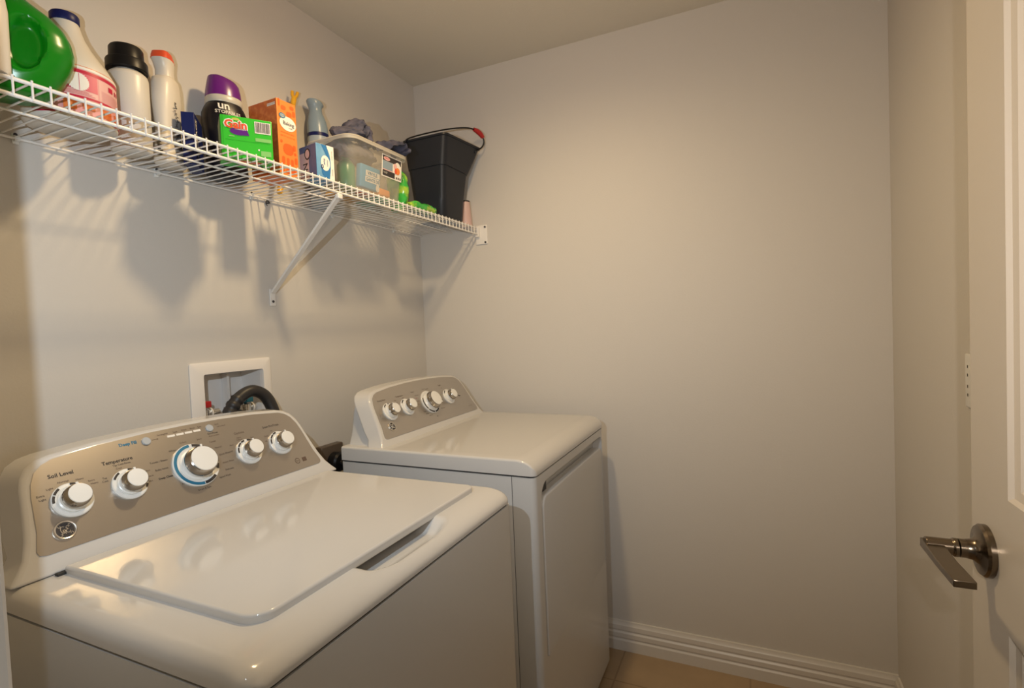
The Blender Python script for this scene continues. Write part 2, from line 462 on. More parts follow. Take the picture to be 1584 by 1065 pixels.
def heightfield_cap(hx, yf, yb, zt, zb, rf, rs, rc, pocket=None):
    mb = MB('enamel')
    ns, nf = 8, 12
    fr = []
    xs = [-hx + rs * (1 - cos(pi / 2 * i / ns)) for i in range(ns + 1)]
    if pocket: xs += [(-hx + rs) + (2 * hx - 2 * rs) * i / 110 for i in range(1, 110)]
    else: xs += [(-hx + rs) + (2 * hx - 2 * rs) * i / 20 for i in range(1, 20)]
    xs += [hx - rs * (1 - cos(pi / 2 * i / ns)) for i in range(ns, -1, -1)]
    ys = [yf + rf * (1 - cos(pi / 2 * i / 24)) for i in range(25)]
    if pocket: ys += [yf + rf + 0.03 * i / 14 for i in range(1, 15)]
    y_now = ys[-1]
    ys += [y_now + (yb - y_now) * i / 12 for i in range(1, 13)]
    V = []; idx = {}
    for j, y in enumerate(ys):
        v = max(0.0, (yf + rc - y) / rc) if rc else 0
        shrink = rc * (1 - sqrt(max(0, 1 - v * v)))
        for i, x in enumerate(xs):
            xx = x * (hx - shrink) / hx
            u = max(0.0, (yf + rf - y) / rf); u = min(u, 1)
            a = max(0.0, (abs(x) - (hx - rs)) / rs); a = min(a, 1)
            d = 1 - sqrt(max(0, 1 - u * u)); e = 1 - sqrt(max(0, 1 - a * a))
            z = zt - (zt - zb - 0.004) * d - min(rs, zt - zb - 0.004) * e * (1 - d)
            if pocket:
                z -= pocket(x, y)
            idx[i, j] = len(V); V.append((xx, y, max(z, zb + 0.001)))
    F = []
    nx, ny = len(xs), len(ys)
    for j in range(ny - 1):
        for i in range(nx - 1):
            F.append((idx[i, j], idx[i + 1, j], idx[i + 1, j + 1], idx[i, j + 1]))
    loop = [idx[i, 0] for i in range(nx)] + [idx[nx - 1, j] for j in range(1, ny)] + [idx[i, ny - 1] for i in range(nx - 2, -1, -1)] + [idx[0, j] for j in range(ny - 2, 0, -1)]
    base = len(V)
    for k in loop: V.append((V[k][0], V[k][1], zb))
    n = len(loop)
    for k in range(n): F.append((loop[k], base + k, base + (k + 1) % n, loop[(k + 1) % n]))
    F.append(tuple(base + k for k in range(n)))
    mb.add(V, F)
    return mb

def console(root, zdrop=0.0):
    def shell_prism(outline, z0, y1, name, mt, bevel):
        # front outline on the tilted plane at offset z0, back outline pushed straight back
        mb = MB(mt)
        fr = [XC @ Vector((x, t, z0)) for x, t in outline]
        if y1 < 0.2:
            bk = [Vector((p.x * (1.035 if p.z > 0.99 else 1.0), p.y + y1, p.z)) for p in fr]
        mb.loft([[tuple(p) for p in fr], [tuple(p) for p in bk]])
        return mb.build(name, root, smooth=30, bevel=bevel, bseg=4)
    shell_prism(sym(SHELL), 0.0, 0.058, 'console_shell', 'enamel', 0.006)
    # inset housing behind the shell, reaching back to a vertical plane
    mb = MB('steel_white')
    s2 = [(x * 0.985, t - 0.006 if t > 0.05 else t) for x, t in SHELL]
    fr = [XC @ Vector((x, t, -0.03)) for x, t in sym(s2)]
    bk = [Vector((p.x, -0.210, p.z)) for p in fr]
    mb.loft([[tuple(p) for p in fr], [tuple(p) for p in bk]])
    mb.build('console_housing', root, smooth=30, bevel=0.004, bseg=2)
    mb = MB('silver')
    mb.prism(sym(FACE), 0.0, 0.0014, XC)
    return mb.build('control_panel', root, smooth=30)

def dial(root, s, t, rd, rk, h, arcs, pointer=90, ring=None):
    X = XC @ T(s, t, 0.0014)
    mb = MB('plastic_white')
    mb.lathe([(rd, 0), (rd, 0.004), (rd - 0.0015, 0.0055), (rd * 0.80, 0.006), (rd * 0.74, 0.0045), (rd * 0.72, 0.0075), (rk * 1.08, 0.0085), (rk * 0.98, 0.008 + h * 0.42)], X, n=56)
    if ring:
        mb.use(ring[0]); mb.arc(rd * 0.84, rd * 0.965, ring[1], ring[2], X, 40, 0.0066)
    mb.use('ink')
    for a0, a1 in arcs: mb.arc(rd * 0.84, rd * 0.965, a0, a1, X, 10, 0.0066)
    d = mb.build('dial', root, recalc=True)
    mb = MB('chrome')
    mb.lathe([(rk * 1.02, 0.008 + h * 0.40), (rk * 1.13, 0.008 + h * 0.44), (rk * 1.12, 0.008 + h * 0.62), (rk * 1.01, h + 0.0085), (rk * 0.94, h + 0.010)], X, n=48, cap1=False)
    mb.use('plastic_white')
    mb.lathe([(rk * 0.94, h + 0.010), (rk * 0.91, h + 0.0112), (rk * 0.5, h + 0.0118)], X, n=48, cap0=False)
    a = radians(pointer)
    mb.box((rk * 0.80, -0.0018, h + 0.009), (rk * 1.10, 0.0018, h + 0.0112), X @ RZ(pointer))
    mb.build('knob', d)
    return d

def emblem(root, s, t, r):
    X = XC @ T(s, t, 0.0014)
    mb = MB('badge')
    mb.lathe([(r, 0), (r, 0.002), (r * 0.92, 0.004), (r * 0.82, 0.0035), (r * 0.78, 0.0022)], X, n=40)
    e = mb.build('emblem', root)
    mb = MB('ink'); mb.disc(r * 0.76, X @ T(0, 0, 0.0026)); mb.build('emblem_ground', e)
    mb = MB('badge')
    q = r * 0.76
    # script-like monogram: two looped letters and four curls round the rim
    g = [(-0.05, 0.42), (-0.32, 0.50), (-0.52, 0.22), (-0.48, -0.20), (-0.22, -0.40), (-0.02, -0.20), (-0.10, 0.02), (-0.30, -0.04), (-0.16, -0.30), (-0.02, -0.55)]
    e2 = [(0.48, 0.30), (0.26, 0.48), (0.10, 0.26), (0.30, 0.06), (0.12, -0.02), (0.04, -0.30), (0.28, -0.46), (0.50, -0.22)]
    for path in (g, e2): mb.tube([Vector((x * q, y * q, 0.0032)) for x, y in catmull([(a, b, 0) for a, b in path], 5) for x, y in [(x, y)]] if False else [Vector((p.x * q, p.y * q, 0.0032)) for p in catmull([(a, b, 0) for a, b in path], 5)], r * 0.045, 6, X)
    for k in range(4):
        a = radians(45 + 90 * k)
        c = Vector((cos(a), sin(a), 0)) * q * 0.80
        mb.tube([c + Vector((cos(a + b), sin(a + b), 0)) * q * 0.13 + Vector((0, 0, 0.003)) for b in [i * 0.6 for i in range(9)]], r * 0.04, 6, X)
    mb.build('monogram', e)

def lettering(root, items, name='panel_print'):
    mb = MB()
    for it in items:
        txt, s, t, size, mt = it[:5]
        mb.use(mt)
        mb.text(txt, size, XC @ T(s, t, 0.0017), align=it[5] if len(it) > 5 else 'CENTER', bold=it[6] if len(it) > 6 else 0.0)
    return mb

# ---- washer
W = thing('washing_machine', 'white top-load washing machine in front, lid closed, silver control panel with five knobs', 'washing machine', (-1.320, 0, 0))
hx, yf, yb = 0.344, -0.876, -0.205
mb = MB('steel_white')
mb.prism(rrect(-hx, yf + 0.002, hx, yb, (0.020, 0.008, 0.008, 0.026)), 0.03, 0.9185)
mb.build('cabinet', W, smooth=25)
mb = MB('gap'); mb.prism(rrect(-hx + 0.004, yf + 0.006, hx - 0.004, yb + 0.004, 0.02), 0.9170, 0.926); mb.build('seam', W)
for x in (-0.28, 0.28):
    for y in (yf + 0.07, yb - 0.07): MB('black').lathe([(0.022, 0.0), (0.022, 0.012), (0.012, 0.014), (0.012, 0.035)], T(x, y, 0), n=16).build('foot', W)
def pocket(x, y):
    sx_ = smoothstep(-0.105, -0.060, x) * (1 - smoothstep(0.095, 0.135, x))
    front = -0.858 + 0.020 * smoothstep(0.05, 0.135, abs(x - 0.015))
    sy_ = smoothstep(front, -0.822, y)
    return 0.024 * sx_ * sy_
heightfield_cap(hx + 0.001, yf + 0.0015, yb, 0.9545, 0.9235, 0.062, 0.022, 0.028, pocket).build('top_cap', W, smooth=60)
mb = MB('enamel')
lid = rrect(-0.277, -0.806, 0.298, -0.366, (0.020, 0.004, 0.004, 0.034), 8)
mb.prism(lid, 0.950, 0.9665)
mb.build('lid', W, smooth=40, bevel=0.005, bseg=4)
mb = MB('gap'); mb.box((-0.288, -0.372, 0.950), (-0.262, -0.362, 0.9585)); mb.build('hinge_gap', W)
cp = console(W)
emblem(W, -0.257, 0.031, 0.0165)
BA = [(128, 160), (100, 122), (50, 92), (18, 44)]
dial(W, -0.233, 0.078, 0.031, 0.0185, 0.022, [(152, 178), (122, 148), (62, 86), (28, 56)], 90)
dial(W, -0.141, 0.079, 0.0305, 0.0185, 0.022, [(118, 150), (50, 84), (-12, 18), (-34, -18)], 90)
dial(W, -0.011, 0.081, 0.048, 0.029, 0.026, [(-88, -50), (-28, -12), (40, 84)], 84, ('ink_blue', 92, 270))
dial(W, 0.117, 0.079, 0.031, 0.0185, 0.022, [(150, 176), (122, 146), (98, 118), (55, 84)], 96)
dial(W, 0.207, 0.080, 0.031, 0.0185, 0.022, [(152, 176), (124, 148), (100, 120)], 90)
for s in (-0.0845, 0.0505):
    mb = MB('grey_button'); mb.lathe([(0.0085, 0), (0.0085, 0.002), (0.0072, 0.0032)], XC @ T(s, 0.1565, 0.0014), n=28); mb.build('button', W)
mb = MB('paper')
for k in range(4): mb.rect(-0.0425 + 0.0187 * k, 0.1545, -0.0265 + 0.0187 * k, 0.1592, XC, 0.0017)
mb.build('cycle_light_strip', W, recalc=False)
a = 'ink'; b = 'ink_brown'
L = [('Soil Level', -0.2355, 0.1285, 0.0098, a, 'CENTER', 0.0002), ('Extra', -0.272, 0.0985, 0.0052, a), ('Light', -0.271, 0.0915, 0.0052, a), ('Light', -0.257, 0.1075, 0.0052, b),
     ('Normal', -0.236, 0.1145, 0.0052, b), ('Heavy', -0.212, 0.1125, 0.0048, b), ('Extra', -0.196, 0.1045, 0.0048, b), ('Heavy', -0.193, 0.0985, 0.0048, b),
     ('Temperature', -0.1455, 0.1295, 0.0098, a, 'CENTER', 0.0002), ('Tap Cold Rinse', -0.141, 0.1215, 0.0050, a), ('Cool', -0.148, 0.1145, 0.0050, b), ('Tap', -0.1755, 0.1020, 0.0050, a), ('Cold', -0.1765, 0.0960, 0.0050, a),
     ('Colors', -0.1045, 0.096, 0.0046, b), ('Warm', -0.1015, 0.084, 0.0046, b), ('Hot', -0.104, 0.074, 0.0046, b),
     ('Deep Fill', -0.1175, 0.1590, 0.0090, 'ink_blue', 'CENTER', 0.0003), ('Sensing/Fill', -0.0500, 0.1640, 0.0050, b), ('Soak', -0.0235, 0.1640, 0.0050, b), ('Wash', -0.0045, 0.1645, 0.0050, b), ('Rinse', 0.0140, 0.1645, 0.0050, b), ('Spin', 0.0300, 0.1645, 0.0050, b),
     ('Hold', 0.070, 0.1625, 0.0046, b), ('Lid Locked', 0.079, 0.1565, 0.0046, b), ('Start/Pause', 0.0530, 0.1435, 0.0054, a), ('Press to start', 0.0540, 0.1375, 0.0044, b),
     ('Colors', -0.017, 0.1370, 0.0052, b), ('Jeans', 0.019, 0.1365, 0.0052, b), ('Whites', -0.0435, 0.1240, 0.0054, a), ('Towels / Sheets', -0.0770, 0.1085, 0.0054, a), ('Bulky Items', -0.0770, 0.0915, 0.0054, a), ('Deep Clean', -0.0755, 0.0730, 0.0058, a, 'CENTER', 0.0002),
     ('Casuals', 0.045, 0.1240, 0.0050, b), ('Normal', 0.052, 0.1080, 0.0050, b), ('Quick Wash', 0.060, 0.090, 0.0054, a), ('Active Wear', 0.0605, 0.0700, 0.0054, b), ('Delicates', 0.0560, 0.053, 0.0054, a), ('Speed Wash', 0.040, 0.040, 0.0054, a), ('Drain & Spin', -0.012, 0.0275, 0.0056, a), ('Rinse', -0.0460, 0.050, 0.0050, b),
     ('Options', 0.1135, 0.1300, 0.0080, b), ('Fabric', 0.108, 0.1185, 0.0046, b), ('Softener', 0.108, 0.1135, 0.0046, b), ('Rinse', 0.084, 0.1050, 0.0044, b), ('Off', 0.077, 0.0905, 0.0046, a), ('Extra', 0.141, 0.1120, 0.0046, b),
     ('Stain PreTreat', 0.2020, 0.1290, 0.0082, a), ('On', 0.198, 0.1165, 0.0046, b), ('Timed', 0.178, 0.1060, 0.0046, b), ('Off', 0.172, 0.0930, 0.0046, b)]
mb = lettering(W, L)
mb.use('ink_brown'); mb.rect(-0.0735, 0.1560, -0.063, 0.1568, XC, 0.0017); mb.disc(0.0014, XC @ T(-0.0625, 0.1564, 0.0017), 10)
mb.disc(0.0075, XC @ T(0.232, 0.023, 0.0016), 24); mb.rect(0.247, 0.017, 0.260, 0.028, XC, 0.0016)
mb.use('silver'); mb.disc(0.0058, XC @ T(0.232, 0.023, 0.0018), 24)
mb.use('ink_brown'); mb.text('he', 0.008, XC @ T(0.232, 0.023, 0.0020))
mb.build('panel_print', cp, smooth=0, recalc=False)

# ---- dryer
Dr = thing('clothes_dryer', 'white front-load clothes dryer in the corner, silver panel with four knobs', 'dryer', (-0.451, 0, 0))
yf = -0.858
mb = MB('steel_white'); mb.prism(rrect(-hx, -0.7895, hx, yb, 0.004), 0.02, 0.9195); mb.build('cabinet', Dr, smooth=25)
mb = MB('gap'); mb.prism(rrect(-hx + 0.004, yf + 0.006, hx - 0.004, yb + 0.004, 0.01), 0.9180, 0.926); mb.box((-hx + 0.003, -0.792, 0.02), (hx - 0.003, -0.786, 0.921)); mb.build('seam', Dr)
mb = MB('steel_white'); mb.prism(rrect(-hx, yf, hx, -0.791, (0.016, 0.002, 0.002, 0.016)), 0.02, 0.9195)
fp = mb.build('front_frame', Dr, smooth=25)
mb = MB('steel_white')
mb.loft([[(x, y, z) for x, z in rrect(-0.303, 0.4132, 0.328, 0.894, (0.0, 0.03, 0.045, 0.012), 8)] for y in (yf - 0.02, yf + 0.035)])
cut = mb.build('cut', None); cut.location = Dr.location
bool_cut(fp, cut)
mb = MB('steel_white')
dp = [(-0.292, 0.414), (0.322, 0.414)] + [(x, z) for x, z in rrect(-0.292, 0.43, 0.322, 0.850, (0, 0.028, 0.028, 0), 8) if z > 0.5]
dp = [(x, z + (0.009 * cos(pi * x / 0.68) if z > 0.8 else 0)) for x, z in dp]
def din(k):     # rounded inwards on the two sides and the top, straight at the foot
    return [(x + (k if x < -0.05 else -k if x > 0.05 else 0) * (1 if z < 0.83 or abs(x) > 0.26 else 0.3), z - (k if z > 0.80 else 0)) for x, z in dp]
mb.loft([[(x, yf + y, z) for x, z in din(k)] for y, k in ((0.030, 0), (0.005, 0), (0.002, 0.0010), (0.0, 0.0028), (-0.0008, 0.0055))])
dd = mb.build('door', Dr, smooth=60)
mb = MB('gap'); mb.box((-0.3028, yf + 0.004, 0.4134), (-0.2925, yf + 0.030, 0.83)); mb.build('door_slot_shade', Dr)  # dark strip added as the shade inside the left door slot
mb = MB('black'); mb.box((-0.262, yf + 0.012, 0.858), (-0.232, yf + 0.034, 0.884)); mb.build('door_latch', Dr, bevel=0.002)
for x in (-0.28, 0.28):
    for y in (yf + 0.07, yb - 0.07): MB('black').lathe([(0.020, 0.0), (0.020, 0.010), (0.010, 0.012), (0.010, 0.022)], T(x, y, 0), n=16).build('foot', Dr)
heightfield_cap(hx + 0.001, yf - 0.002, yb, 0.967, 0.9245, 0.060, 0.007, 0.016).build('top_cap', Dr, smooth=60)
cp2 = console(Dr)
emblem(Dr, -0.247, 0.035, 0.0155)
dial(Dr, -0.223, 0.084, 0.031, 0.0185, 0.022, [(110, 140), (78, 88)], 110)
dial(Dr, -0.128, 0.085, 0.031, 0.0185, 0.022, [(110, 145)], 110)
dial(Dr, 0.007, 0.081, 0.045, 0.029, 0.026, [(150, 215), (220, 262), (268, 310), (316, 345)], -40)
dial(Dr, 0.140, 0.083, 0.031, 0.0185, 0.022, [(115, 145)], 110)
L = [('Energy Saver', -0.235, 0.1290, 0.0080, b), ('Temperature', -0.140, 0.1300, 0.0080, b), ('Dryness', -0.060, 0.1340, 0.0060, b), ('More Dry', -0.046, 0.1180, 0.0050, b), ('Dry', -0.055, 0.1080, 0.0050, 'crimson'), ('Less Dry', -0.060, 0.0960, 0.0050, b), ('Damp', -0.062, 0.0850, 0.0050, b),
     ('Cottons', 0.030, 0.1340, 0.0060, b), ('Timed', 0.008, 0.1360, 0.0050, b), ('Signal', 0.120, 0.1370, 0.0080, b), ('Loud', 0.124, 0.1240, 0.0050, b), ('Start', 0.200, 0.1100, 0.0060, b), ('Mixed Load', 0.070, 0.046, 0.0055, b),
     ('Casuals', -0.046, 0.0520, 0.0050, a), ('Delicates', -0.038, 0.0420, 0.0050, a), ('Speed Dry', -0.022, 0.0330, 0.0050, a), ('Off', 0.012, 0.0220, 0.0060, a), ('Warm', -0.170, 0.118, 0.0046, b), ('Low', -0.166, 0.110, 0.0046, b), ('High', -0.125, 0.121, 0.0046, b), ('Sensor Dry', 0.258, 0.024, 0.0055, b)]
mb = lettering(Dr, L)
mb.use('ink'); mb.arc(0.0085, 0.0125, 150, 300, XC @ T(0.218, 0.085, 0.0017), 16)
mb.build('panel_print', cp2, smooth=0, recalc=False)

# ------------------------------------------------------------------ valve box in the wall, hoses, receptacle
vb = thing('washer_outlet_box', 'white recessed valve box in the wall above the washing machine', 'outlet box', (-1.002, 0, 1.15))
mb = MB('box_white')
fx0, fx1, fz0, fz1 = -0.130, 0.130, -0.135, 0.1065
ix0, ix1, iz0, iz1 = HX0 + 1.002, HX1 + 1.002, HZ0 - 1.15, HZ1 - 1.15
rings = [[(x, y, z) for x, z in rrect(*q, 0.006, 3)] for y, q in ((0.0, (fx0, fz0, fx1, fz1)), (-0.004, (fx0, fz0, fx1, fz1)), (-0.006, (fx0 + 0.004, fz0 + 0.004, fx1 - 0.004, fz1 - 0.004)), (-0.006, (ix0, iz0, ix1, iz1)), (0.006, (ix0 + 0.003, iz0 + 0.003, ix1 - 0.003, iz1 - 0.003)))]
mb.loft(rings, cap0=False, cap1=False); mb.build('box_frame', vb, smooth=25, recalc=True)
mb = MB('box_white')
def ring(y, q, r): return [(x, y, z) for x, z in rrect(*q, r, 3)]
g = 0.002
mb.loft([ring(0.0, (ix0 + g, iz0 + g, ix1 - g, iz1 - g), 0.005), ring(0.085, (ix0 + 0.008, iz0 + 0.008, ix1 - 0.008, iz1 - 0.008), 0.006)], cap0=False)
mb.box((0.026, 0.060, iz0 + 0.006), (0.034, 0.084, iz1 - 0.01))
mb.build('box_back', vb, smooth=25)
def valve(x, z, col, nm):
    mb = MB('badge')
    mb.lathe([(0.012, -0.045), (0.012, -0.02), (0.016, -0.018), (0.016, 0.004), (0.010, 0.006)], T(x, 0.035, z), n=20)
    mb.lathe([(0.009, 0), (0.009, 0.016), (0.014, 0.017), (0.014, 0.026), (0.010, 0.028), (0.010, 0.046)], T(x, 0.035, z - 0.008) @ RY(90), n=20)
    mb.use('paper'); mb.lathe([(0.0148, 0.018), (0.0148, 0.022)], T(x, 0.035, z - 0.008) @ RY(90), n=20)
    v = mb.build('valve', vb)
    mb = MB(col); mb.box((x - 0.011, 0.012, z + 0.010), (x + 0.011, 0.032, z + 0.028), r=0.002); mb.lathe([(0.005, 0.004), (0.005, 0.014)], T(x, 0.035, z), n=12)
    mb.build('valve_handle', v)
valve(-0.072, -0.032, 'red', 'hot'); valve(0.064, -0.036, 'ink_blue', 'cold')
path = catmull([(-1.078, -0.03, 0.99), (-1.072, -0.035, 1.06), (-1.060, -0.040, 1.105), (-1.036, -0.045, 1.145), (-0.995, -0.050, 1.166), (-0.958, -0.056, 1.152), (-0.938, -0.064, 1.115), (-0.932, -0.074, 1.06), (-0.934, -0.09, 0.98)], 14)
path = [p + Vector((0, -0.012, 0)) for p in path]
mb = MB('rubber')
mb.tube(path, 0.018, 14, rfun=lambda i: 0.0195 if (i < 44 and i % 6 < 3) else 0.0172)
tag(mb.build('drain_hose', smooth=60), 'black corrugated drain hose arching out of the white valve box', 'hose')
mb = MB('rubber')
mb.tube(catmull([(-1.016, 0.030, 1.108), (-0.998, 0.012, 1.102), (-0.985, -0.030, 1.085), (-0.985, -0.055, 1.03), (-0.99, -0.07, 0.95)], 10), 0.0125, 12)
tag(mb.build('supply_hose', smooth=60), 'thin black supply hose running from the red-handled valve', 'hose')
rc = thing('dryer_receptacle', 'dark brown power receptacle on the wall between the two machines', 'outlet', (-0.652, 0, 0.880))
mb = MB('recept'); mb.box((-0.052, -0.030, -0.055), (0.052, 0.0, 0.050), r=0.004); mb.build('cover', rc)
mb = MB('black'); mb.lathe([(0.034, 0), (0.034, 0.028), (0.028, 0.034)], T(0.004, -0.030, -0.010) @ RX(90), n=28); mb.build('plug', rc)
mb = MB('black'); mb.tube(catmull([(0.004, -0.060, -0.012), (0.010, -0.085, -0.03), (0.03, -0.09, -0.09), (0.05, -0.08, -0.25)], 8), 0.010, 10); mb.build('cord', rc)
mb = MB('screw')
mb.tube([Vector((0.008 * cos(i * 0.42), 0, 0.008 * sin(i * 0.42))) + Vector((0, -0.006, 0)) for i in range(12)], 0.0012, 6)
mb.lathe([(0.0045, 0), (0.0045, 0.008), (0.002, 0.010)], T(0.0, 0, 0.002) @ RX(90), n=12)
o = mb.build('wall_anchor', loc=(-0.848, 0, 1.742)); tag(o, 'small dark screw and wire loop in the wall just under the shelf', 'screw')

# ------------------------------------------------------------------ wire shelf
SZ = 1.757; SF = -0.305
sh = thing('wire_shelf', 'white ventilated wire shelf along the wall above the machines', 'shelf', (0, 0, 0))
XS0 = -1.845; XS1 = -0.004
for y, z, r in ((-0.010, SZ - 0.004, 0.0030), (-0.172, SZ - 0.006, 0.0026), (SF, SZ, 0.0034), (SF, SZ - 0.0265, 0.0034)):
    MB('wire').tube([(XS0, y, z), (XS1, y, z)], r, 10).build('rail', sh, smooth=50)
mb = MB('wire')
x = -0.018
while x > XS0:
    mb.tube([(x, -0.004, SZ + 0.0015), (x, SF + 0.004, SZ + 0.0015)], 0.0017, 6)
    mb.tube([(x, SF - 0.0028, SZ + 0.0052), (x, SF - 0.0032, SZ - 0.029)], 0.0017, 6)
    x -= 0.0254
mb.build('wire_deck', sh, smooth=50)
br = thing('shelf_brace', 'white diagonal steel brace propping the wire shelf to the wall', 'brace', (-0.852, 0, 1.45))
mb = MB('wire')
p0 = Vector((0.006, -0.006, 0.010)); p1 = Vector((-0.006, -0.303, 0.268))
d = (p1 - p0).normalized(); u = Vector((1, 0, 0)); n = u.cross(d).normalized()
mb.loft([[tuple(p + u * a + n * c) for a, c in ((-0.0085, 0.003), (-0.0085, -0.004), (-0.0065, -0.004), (-0.0065, 0.001), (0.0065, 0.001), (0.0065, -0.004), (0.0085, -0.004), (0.0085, 0.003))] for p in (p0, p1)])
mb.box((-0.015, -0.312, 0.262), (0.003, -0.298, 0.2763), r=0.002)
mb.build('bar', br, bevel=0.001, bseg=2)
mb = MB('wire'); mb.box((-0.006, -0.004, -0.032), (0.016, 0.0, 0.022), r=0.0015); mb.build('foot_plate', br)
mb = MB('screw'); mb.lathe([(0.004, 0), (0.004, 0.002), (0.001, 0.003)], T(0.005, -0.004, -0.018) @ RX(90), n=14); mb.build('screw', br)
for k, x in enumerate((-1.468, -1.185, -0.905, -0.565, -0.205)):
    cl = thing('shelf_clip', ['white wall clip of the shelf under the green jug and pink-labelled bottle', 'white wall clip of the shelf behind the white bottle with the orange cap', 'white wall clip of the shelf just left of the diagonal brace', 'white wall clip of the shelf behind the clear tub', 'white wall clip of the shelf nearest the back corner'][k], 'clip', (x, 0, SZ - 0.004), group='wall clips of the wire shelf')
    mb = MB('clip'); mb.box((-0.0055, -0.005, -0.010), (0.0055, 0.0, 0.012), r=0.0015)
    mb.loft([[(xx, -0.010 + 0.0058 * cos(aa), 0.0058 * sin(aa)) for aa in [radians(q) for q in range(-150, 151, 25)]] + [(xx, -0.010 + 0.0036 * cos(aa), 0.0036 * sin(aa)) for aa in [radians(q) for q in range(150, -151, -25)]] for xx in (-0.0045, 0.0045)])
    mb.build('clip_body', cl)
    mb = MB('screw'); mb.lathe([(0.0035, 0), (0.0035, 0.002)], T(0, -0.005, 0.009) @ RX(90), n=12); mb.build('screw', cl)
eb = thing('shelf_end_bracket', 'white plastic end bracket holding the shelf on the back wall', 'bracket', (0, SF, SZ - 0.01))
mb = MB('wire'); mb.box((-0.006, -0.045, -0.062), (0, 0.012, 0.022), r=0.003); mb.box((-0.020, -0.010, -0.026), (-0.004, -0.004, 0.016), r=0.002); mb.box((-0.020, -0.010, -0.030), (-0.004, 0.010, -0.024), r=0.001)
mb.build('bracket_body', eb)
for z in (0.012, -0.054):
    mb = MB('screw'); mb.lathe([(0.0042, 0), (0.0042, 0.003)], T(-0.006, -0.036, z) @ RY(-90), n=14); mb.build('screw', eb)

# ------------------------------------------------------------------ things on the shelf
S = SZ + 0.0036
def superring(ax, ay, z, e=2.5, n=56, ox=0, oy=0):
    R = []
    for j in range(n):
        a = 2 * pi * j / n
        c, s_ = cos(a), sin(a)
        R.append((ox + ax * math.copysign(abs(c) ** (2 / e), c), oy + ay * math.copysign(abs(s_) ** (2 / e), s_), z))
    return R
def wrap_quad(mb, r, a0, a1, z0, z1, n=16, off=0.0006):
    V = []; F = []
    for i in range(n + 1):
        a = radians(a0 + (a1 - a0) * i / n)
        for z in (z0, z1): V.append(((r + off) * cos(a), (r + off) * sin(a), z))
    for i in range(n): F.append((2 * i, 2 * i + 2, 2 * i + 3, 2 * i + 1))
    mb.add(V, F)
def wrap_text(mb, txt, size, r, a, z, off=0.001, bold=0.0, sx=1.0):
    # text bent round a cylinder, centred at angle a (degrees)
    cu = bpy.data.curves.new('t', 'FONT'); cu.body = txt; cu.size = size; cu.align_x = 'CENTER'; cu.align_y = 'CENTER'; cu.offset = bold; cu.resolution_u = 2
    ob = bpy.data.objects.new('t', cu); me = bpy.data.meshes.new_from_object(ob)
    V = [((r + off) * cos(radians(a) + v.co.x * sx / r), (r + off) * sin(radians(a) + v.co.x * sx / r), z + v.co.y) for v in me.vertices]
    mb.add(V, [tuple(p.vertices) for p in me.polygons])
    bpy.data.meshes.remove(me); bpy.data.objects.remove(ob); bpy.data.curves.remove(cu)

# white bottle at the left edge of the picture
t = thing('detergent_bottle', 'pale bottle at the far left shelf end, mostly out of the picture', 'bottle', (-1.617, -0.290, S))
mb = MB('cream'); mb.lathe([(0.026, 0), (0.029, 0.006), (0.030, 0.10), (0.026, 0.135), (0.016, 0.155), (0.013, 0.165)], n=40); mb.build('body', t)
mb = MB('plastic_white'); mb.lathe([(0.015, 0.166), (0.015, 0.190), (0.013, 0.193)], n=30); mb.build('cap', t)

# green jug
t = thing('detergent_jug', 'large green detergent jug with an oval grip hollow at the left shelf end', 'jug', (-1.564, -0.210, S), -33)
prof_ = [(0.0, 0.52, 0.66), (0.005, 0.60, 0.76), (0.015, 0.69, 0.84), (0.032, 0.80, 0.93), (0.055, 0.925, 0.99), (0.073, 0.985, 1.0), (0.088, 1.0, 0.99), (0.108, 0.965, 0.96), (0.125, 0.89, 0.90), (0.142, 0.74, 0.82), (0.158, 0.52, 0.70), (0.170, 0.37, 0.58), (0.236, 0.35, 0.50)]
zz = [p[0] for p in prof_]
def pf(z, k):
    for i in range(len(prof_) - 1):
        if prof_[i][0] <= z <= prof_[i + 1][0]:
            f = (z - prof_[i][0]) / (prof_[i + 1][0] - prof_[i][0])
            return prof_[i][k] + (prof_[i + 1][k] - prof_[i][k]) * f
    return prof_[-1][k]
rings = []
for i in range(61):
    z = 0.236 * i / 60
    R = superring(0.0985 * pf(z, 1), 0.060 * pf(z, 2), z, 2.35, 96)
    Q = []
    for x, y, z in R:
        if y < 0:
            q = ((x - 0.038 - 0.10 * (z - 0.08)) / 0.027) ** 2 + ((z - 0.078) / 0.046) ** 2
            k = 0.025 * (1 - smoothstep(0.45, 1.15, q)) * (0.75 + 0.25 * smoothstep(0.0, 0.06, x))
            y += k
        Q.append((x, y, z))
    rings.append(Q)
mb = MB('green_jug'); mb.loft(rings); mb.build('body', t, smooth=60)
mb = MB('green_dark'); mb.lathe([(0.030, 0.236), (0.034, 0.239), (0.034, 0.250), (0.031, 0.252), (0.030, 0.290), (0.027, 0.294)], T(-0.01, 0, 0), n=40); mb.build('cap', t)

